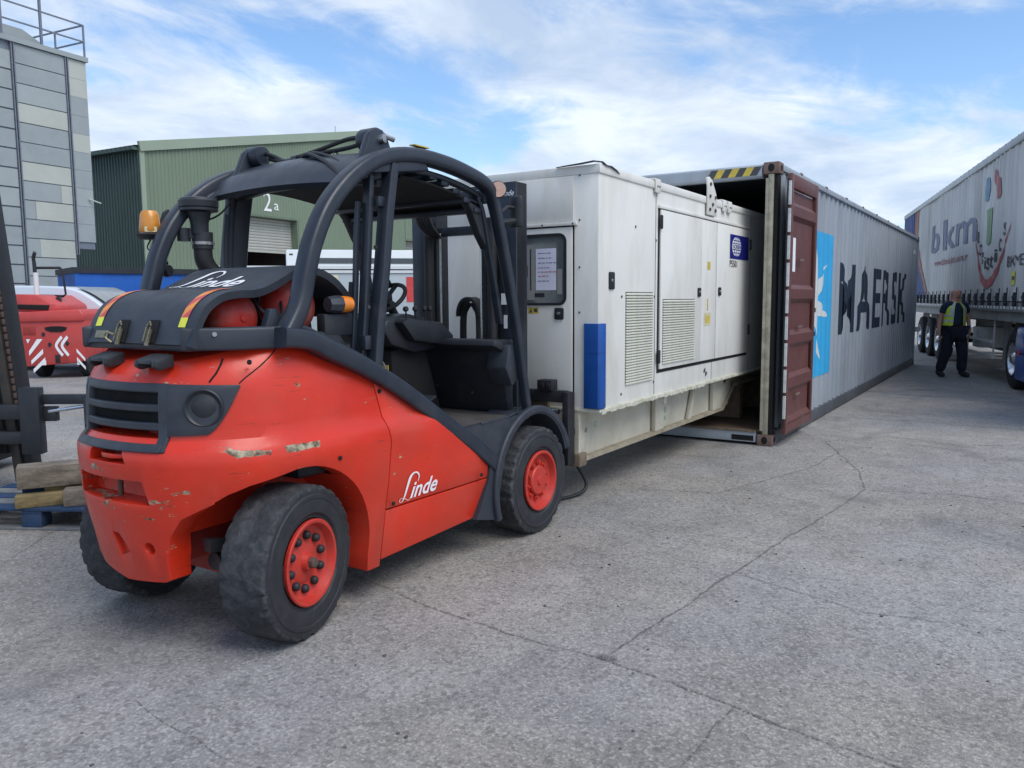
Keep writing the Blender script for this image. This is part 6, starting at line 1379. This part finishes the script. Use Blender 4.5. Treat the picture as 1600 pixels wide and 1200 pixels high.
# ================================================================== VAN
VN = thing('white_van', 'white panel van parked in front of the blue storage container, facing right', 'van', (8.44, 20.54, 0), R(-62))
vp = spline([(0, .45), (.02, 1.0), (.06, 1.6), (.25, 1.88), (.9, 1.93), (2.2, 1.92), (2.9, 1.86), (3.35, 1.66), (3.95, 1.22), (4.35, 1.10), (4.75, .98), (4.85, .7), (4.82, .42)], 4)
q = MB(); q.prism(vp+[(4.5, .32), (.1, .32)], 0, 1.74)
vb = q.build('body', M['vanwhite'], VN, bevel=.07, seg=3)
q = MB(); q.prism([(2.05, 1.68), (2.72, 1.66), (3.10, 1.50), (3.50, 1.22), (3.48, 1.12), (2.06, 1.16)], -.012, .02); q.build('side_window', M['glass'], vb, bevel=.01)
q = MB(); q.prism([(2.04, 1.1), (2.05, .5), (3.2, .5), (3.5, 1.05)], -.008, .01); q.build('door', M['vanwhite'], vb, bevel=.005)
wv_ = spline([(2.95, 1.865), (3.40, 1.66), (3.97, 1.235)], 5)
q = MB(); q.grid(lambda u, v: (wv_[int(u*(len(wv_)-1))][0]+.02, .12+1.5*v, wv_[int(u*(len(wv_)-1))][1]+.025), len(wv_)-1, 3, -.01); q.build('windscreen', mat('reflecting_windscreen', (.16, .18, .19), .12, 0, .2, 3, spec=.9), vb)
q = MB(); q.bar((3.5, -.02, 1.15), (3.5, -.18, 1.18), .05, .05); q.box(3.44, 3.56, -.26, -.12, 1.10, 1.30); q.build('door_mirror', M['plasticd'], vb, bevel=.01)
q = MB(); q.bar((.9, .9, 1.94), (.75, .9, 2.08), .02, .02); q.build('aerial', M['black'], vb)
for x in (.85, 3.95):
    for y in (.12, 1.62): truck_wheel(VN, x, y, .32, .2)
q = MB(); q.box(4.84, 4.90, .2, 1.5, .55, .8); q.build('front_grille', M['plasticd'], vb)
for y in (.35, 1.38): q = MB(); q.box(4.72, 4.84, y-.14, y+.14, .82, .98); q.build('headlight', M['glass'], vb, bevel=.02)

# ================================================================== RED MACHINE BEHIND
RM = thing('red_heavy_machine', 'big red counterbalance machine with white warning stripes on its tail, in front of the van', 'machine', (8.69, 16.63, 0), R(-52)); RM.scale = (.66, .76, .87)
# local x to the right in the picture, y away
def rm(name, mb_, mt_, par=RM, bev=.02): return mb_.build(name, mt_, par, bevel=bev)
q = MB(); q.prism([(-.95, .28), (-1.2, 1.10), (-1.22, 1.55), (.86, 1.58), (.90, 1.30), (.84, .42), (.60, .36)], 0, 1.3); tail = rm('counterweight', q, M['machred'], bev=.05)
q = MB(); q.prism([(-1.25, 1.32), (-1.25, 1.55), (.80, 1.62), (.92, 1.5), (.91, 1.34)], -.06, 1.4); rm('counterweight_top', q, M['machred'], bev=.05)
q = MB(); q.prism([(-1.2, 1.56), (-1.2, 1.98), (-.55, 1.96), (-.05, 1.72), (-.02, 1.58)], .15, 2.6); rm('engine_cover', q, M['machred'], bev=.05)
q = MB(); q.prism([(-1.1, 1.62), (-1.1, 1.74), (-.15, 1.72), (-.12, 1.60)], .12, .17); rm('rear_louvre', q, M['void'], bev=.01)
q = MB(); q.prism([(-.20, 1.56), (-.14, 1.74), (-.06, 1.74), (-.04, 1.56)], .10, .3); rm('louvre_end', q, M['machred'], bev=.01)
q = MB(); P = [(-.28, 1.20), (-.24, 1.13), (-.1, 1.095), (.2, 1.09), (.34, 1.13), (.38, 1.20), (.2, 1.225), (-.1, 1.225)]; q.prism(P, -.02, .02); rm('hand_slot', q, M['void'], bev=0)
for (x, z) in ((-.33, 1.04), (-.16, .80), (.36, .82)): q = MB(); q.lathe([(0, .05), (-.02, .05), (-.02, .02), (-.03, .02), (-.03, 0)], (x, 0, z), (0, 1, 0), 14); rm('socket', q, M['plasticd'], bev=0)
q = MB(); q.box(-.02, .36, -.005, .02, .38, .55); rm('tow_recess', q, M['reddull'], bev=0)
q = MB(); q.box(-.02, .12, -.02, .01, .37, .56); rm('tow_block', q, M['black'], bev=.01)
q = MB(); q.box(-.92, -.55, -.008, .02, 1.02, 1.22); rm('lamp_recess', q, M['reddull'], bev=.01)
def stripe(pts): q = MB(); q.prism(pts, -.012, -.004); q.build('warning_stripe', M['white'], tail, smooth=0)
stripe([(-.84, .93), (-.72, .93), (-.80, .83)])
for k in range(3):
    z = .60-.20*k; x = -.78+.05*k
    stripe([(x, z-.06), (x, z+.05), (x+.26, z+.33), (x+.42-.08*(k > 0), z+.33)] if k == 0 else [(x, z-.06), (x, z+.03), (x+.36, z+.30), (x+.36, z+.19)])
stripe([(-.42, .20+.12), (-.30, .32), (-.30, .44)])
for k in range(2): stripe([(.62, .62-.2*k), (.62, .70-.2*k), (.86, .47-.2*k), (.86, .40-.2*k)])
stripe([(.62, .32), (.62, .40), (.70, .32)])
for x0, bow in ((.05, .10), (.22, .12)):
    v_, f_ = ribbon2d(spline([(x0+.16, .98), (x0, .82), (x0, .72), (x0+.16, .54)], 4), [.075]*13); q = MB(); q.add([(a, -.012, b) for a, b in v_], f_); q.build('chevron', M['white'], tail, smooth=0)
for x in (-.75, .62):
    q = MB(); q.lathe([(-.14, .2), (-.15, .34), (-.12, .43), (.12, .43), (.15, .34), (.14, .2)], (x, .72, .43), (1, 0, 0), 36); rm('tyre', q, M['tyred'], bev=0)
q = MB(); q.box(-1.2, .9, 1.3, 3.6, .4, 1.5); rm('chassis', q, M['machred'])
q = MB(); q.tube([(-1.0, 1.0, 1.9), (-1.0, 1.0, 2.75)], .055, 12); q.tube(spline([(-1.0, 1.0, 2.72), (-1.0, .98, 2.86), (-.93, .95, 2.98)], 4), .052, 12); rm('exhaust_pipe', q, M['plasticd'], bev=0)
q = MB(); q.lathe([(0, .075), (.75, .075)], (-.98, 1.0, 1.75), (0, 0, 1), 16); rm('exhaust_guard', q, M['cabwhite'], bev=0)
q = MB(); fp = [(-1.1, 1.2, 2.62), (-.32, 1.2, 2.62), (-.26, 1.2, 2.57), (-.20, 1.2, 1.98), (-.28, 1.2, 1.93), (-1.1, 1.2, 1.95)]; q.tube(fp, .032, 8); rm('window_frame', q, M['black'], bev=0)
q = MB(); q.prism([(-.36, 1.60), (-.38, 1.90), (-.24, 1.92), (-.16, 1.58)], .9, 1.0); q.lathe([(-.03, 0), (-.03, .06), (.03, .09), (.03, 0)], (-.27, .9, 1.83), (0, -1, 0), 16); rm('mirror', q, M['plasticd'])

# ================================================================== SECOND FORKLIFT MAST + PALLET
LM = thing('forklift_mast', 'black steel lifting mast with carriage rising behind the timber pallet at left edge', 'forklift', (3.11, 7.17, 0), R(-57))
# local x right in picture, y away; tilt back
def lean(z): return -.085*z
q = MB()
for (x0, x1, y0) in ((.02, .10, .0), (-.62, -.54, .0)):
    q.prism([(x0+lean(0)+.30, .0), (x1+lean(0)+.30, .0), (x1+lean(3.4)+.30, 3.4), (x0+lean(3.4)+.30, 3.4)], y0, y0+.16)
lmo = q.build('mast_upright', M['black'], LM, bevel=.008)
q = MB(); q.prism([(.27, .0), (.34, 0), (.34+lean(3.4), 3.4), (.27+lean(3.4), 3.4)], -.03, .12); q.build('mast_channel', mat('greasy_mast_channel', (.05, .045, .04), .5, .3, .3, 8), LM, bevel=.004)
q = MB(); q.prism([(.10, .3), (.20, .3), (.20+lean(3.2), 3.2), (.10+lean(3.2), 3.2)], .0, .1); q.build('lift_cylinder', M['black'], LM, bevel=.01)
for i in range(46):
    z = .7+i*.06; q = MB()
    if i == 0:
        q.box(-.014, .014, -.03, .0, 0, .045); ch0 = q.build('chain_link', M['rustmetal'], LM, loc=(.36+lean(z), .02, z), bevel=.003)
    else: like(ch0, (.36+lean(z), .02, z))
q = MB(); q.box(-.9, .52, -.12, -.04, .60, .72); q.box(-.9, .52, -.12, -.04, .40, .50); q.box(.40, .56, -.14, -.05, .32, .86); q.build('carriage', M['plasticd'], LM, bevel=.008)
q = MB(); q.box(.56, .98, -.10, -.04, .72, .80); q.box(.90, .98, -.11, -.02, .36, .80); q.box(.52, .66, -.08, -.02, .58, .70); q.build('carriage_arm', M['plasticd'], LM, bevel=.006)
q = MB(); q.tube([(.60, -.07, .66), (.90, -.07, .70)], .016, 8); q.build('ram_rod', M['alloy'], LM)
q = MB(); q.box(-.5, -.1, -.18, -.12, .12, .60); q.box(.02, .18, -.18, -.12, .2, .42); q.build('fork_shank', M['plasticd'], LM, bevel=.006)
q = MB(); q.box(-.9, -.35, .1, 1.2, .1, .55); q.build('machine_front', M['void'], LM)
PL = thing('blue_pallet', 'worn blue wooden pallet on the ground left of the red forklift', 'pallet', (2.60, 5.78, 0), R(-62))
# local x right in picture (near edge), y away
q = MB(); q.box(0, .1, 0, 1.0, 0, .02); bd = q.build('bottom_board', M['palwood'], PL, loc=(-.45, 0, 0), bevel=.003)
q = MB(); q.box(-.46, .76, 0, .10, .0, .02); q.build('bottom_board', M['palwood'], PL, bevel=.003)
for y in (0, .45, .88):
    for x in (-.45, .13, .62): q = MB(); q.box(x, x+.14, y, y+.11, .02, .11); q.build('block', M['palblue'], PL, bevel=.004)
for i in range(7):
    y = i*.148; q = MB(); q.box(-.47, .78, y, y+.12, .132, .152); q.build('top_board', M['palwood'] if i % 2 else M['palblue'], PL, bevel=.003)
q = MB()
for x in (-.45, .13, .62): q.box(x, x+.14, 0.005, .995, .111, .131)
q.build('stringer', M['palblue'], PL, bevel=.002)
def timber(label, L, w, h, loc, rz, rx=0, mt_=None, split=.0):
    q = MB(); q.box(0, L, 0, w, 0, h); o = q.build('timber_beam', mt_ or M['wood'], None, bevel=.008, loc=loc, rot=(rx, 0, rz)); tag(o, label, 'timber', 'timbers piled on the blue pallet'); return o
PZ = .153
timber('yellowish timber block lying lowest at the left of the pile on the pallet', .30, .12, .085, (2.62, 5.66, PZ), R(-32), .0, M['woody'])
timber('brownish square timber beam at the front right of the pile', 1.0, .13, .115, (2.82, 5.43, PZ), R(-36), 0, M['wood'])
timber('yellowish timber beam in the middle layer under the grey top beam', 1.1, .13, .095, (2.82, 5.66, PZ+.02), R(-32), 0, M['woody'])
timber('thick grey weathered timber beam topmost on the pile', 1.2, .15, .15, (2.66, 5.70, PZ+.118), R(-30), R(3), M['wood'])
q = MB(); q.box(0, .5, 0, .05, 0, .05); tag(q.build('blue_painted_slat', M['palblue'], None, loc=(2.74, 5.80, PZ+.06), rot=(0, 0, R(-25))), 'short blue painted slat poking out left of the timber pile', 'slat')

# ================================================================== DISTANT TREE behind the trailer
tr = thing('distant_tree', 'small dark tree tip showing over the far end of the grey container', 'tree', (34.0, 6.6, 0))
q = MB(); q.tube([(0, 0, 0), (.1, 0, 1.5), (0, .1, 3.2), (.05, 0, 4.4)], .16, 8, scale=[1, .8, .5, .2]); q.build('trunk', M['wood'], tr)
q = MB(); rnd = random.Random(8)
for i in range(1500):
    a = rnd.uniform(0, 2*pi); el = rnd.uniform(-1, 1); rr_ = 1.5*rnd.random()**.4*(1+.3*sin(3*a)); c = Vector((rr_*cos(a)*sqrt(1-el*el), rr_*sin(a)*sqrt(1-el*el), 3.7+1.3*rnd.random()**.5*el)); s_ = rnd.uniform(.05, .12)
    u = Vector((rnd.uniform(-1, 1), rnd.uniform(-1, 1), rnd.uniform(-1, 1))).normalized(); w = u.orthogonal().normalized(); q.add([c-u*s_, c+w*s_*.5, c+u*s_, c-w*s_*.5], [(0, 1, 2, 3)])
q.build('crown', M['leaf'], tr, smooth=0, weld=False)
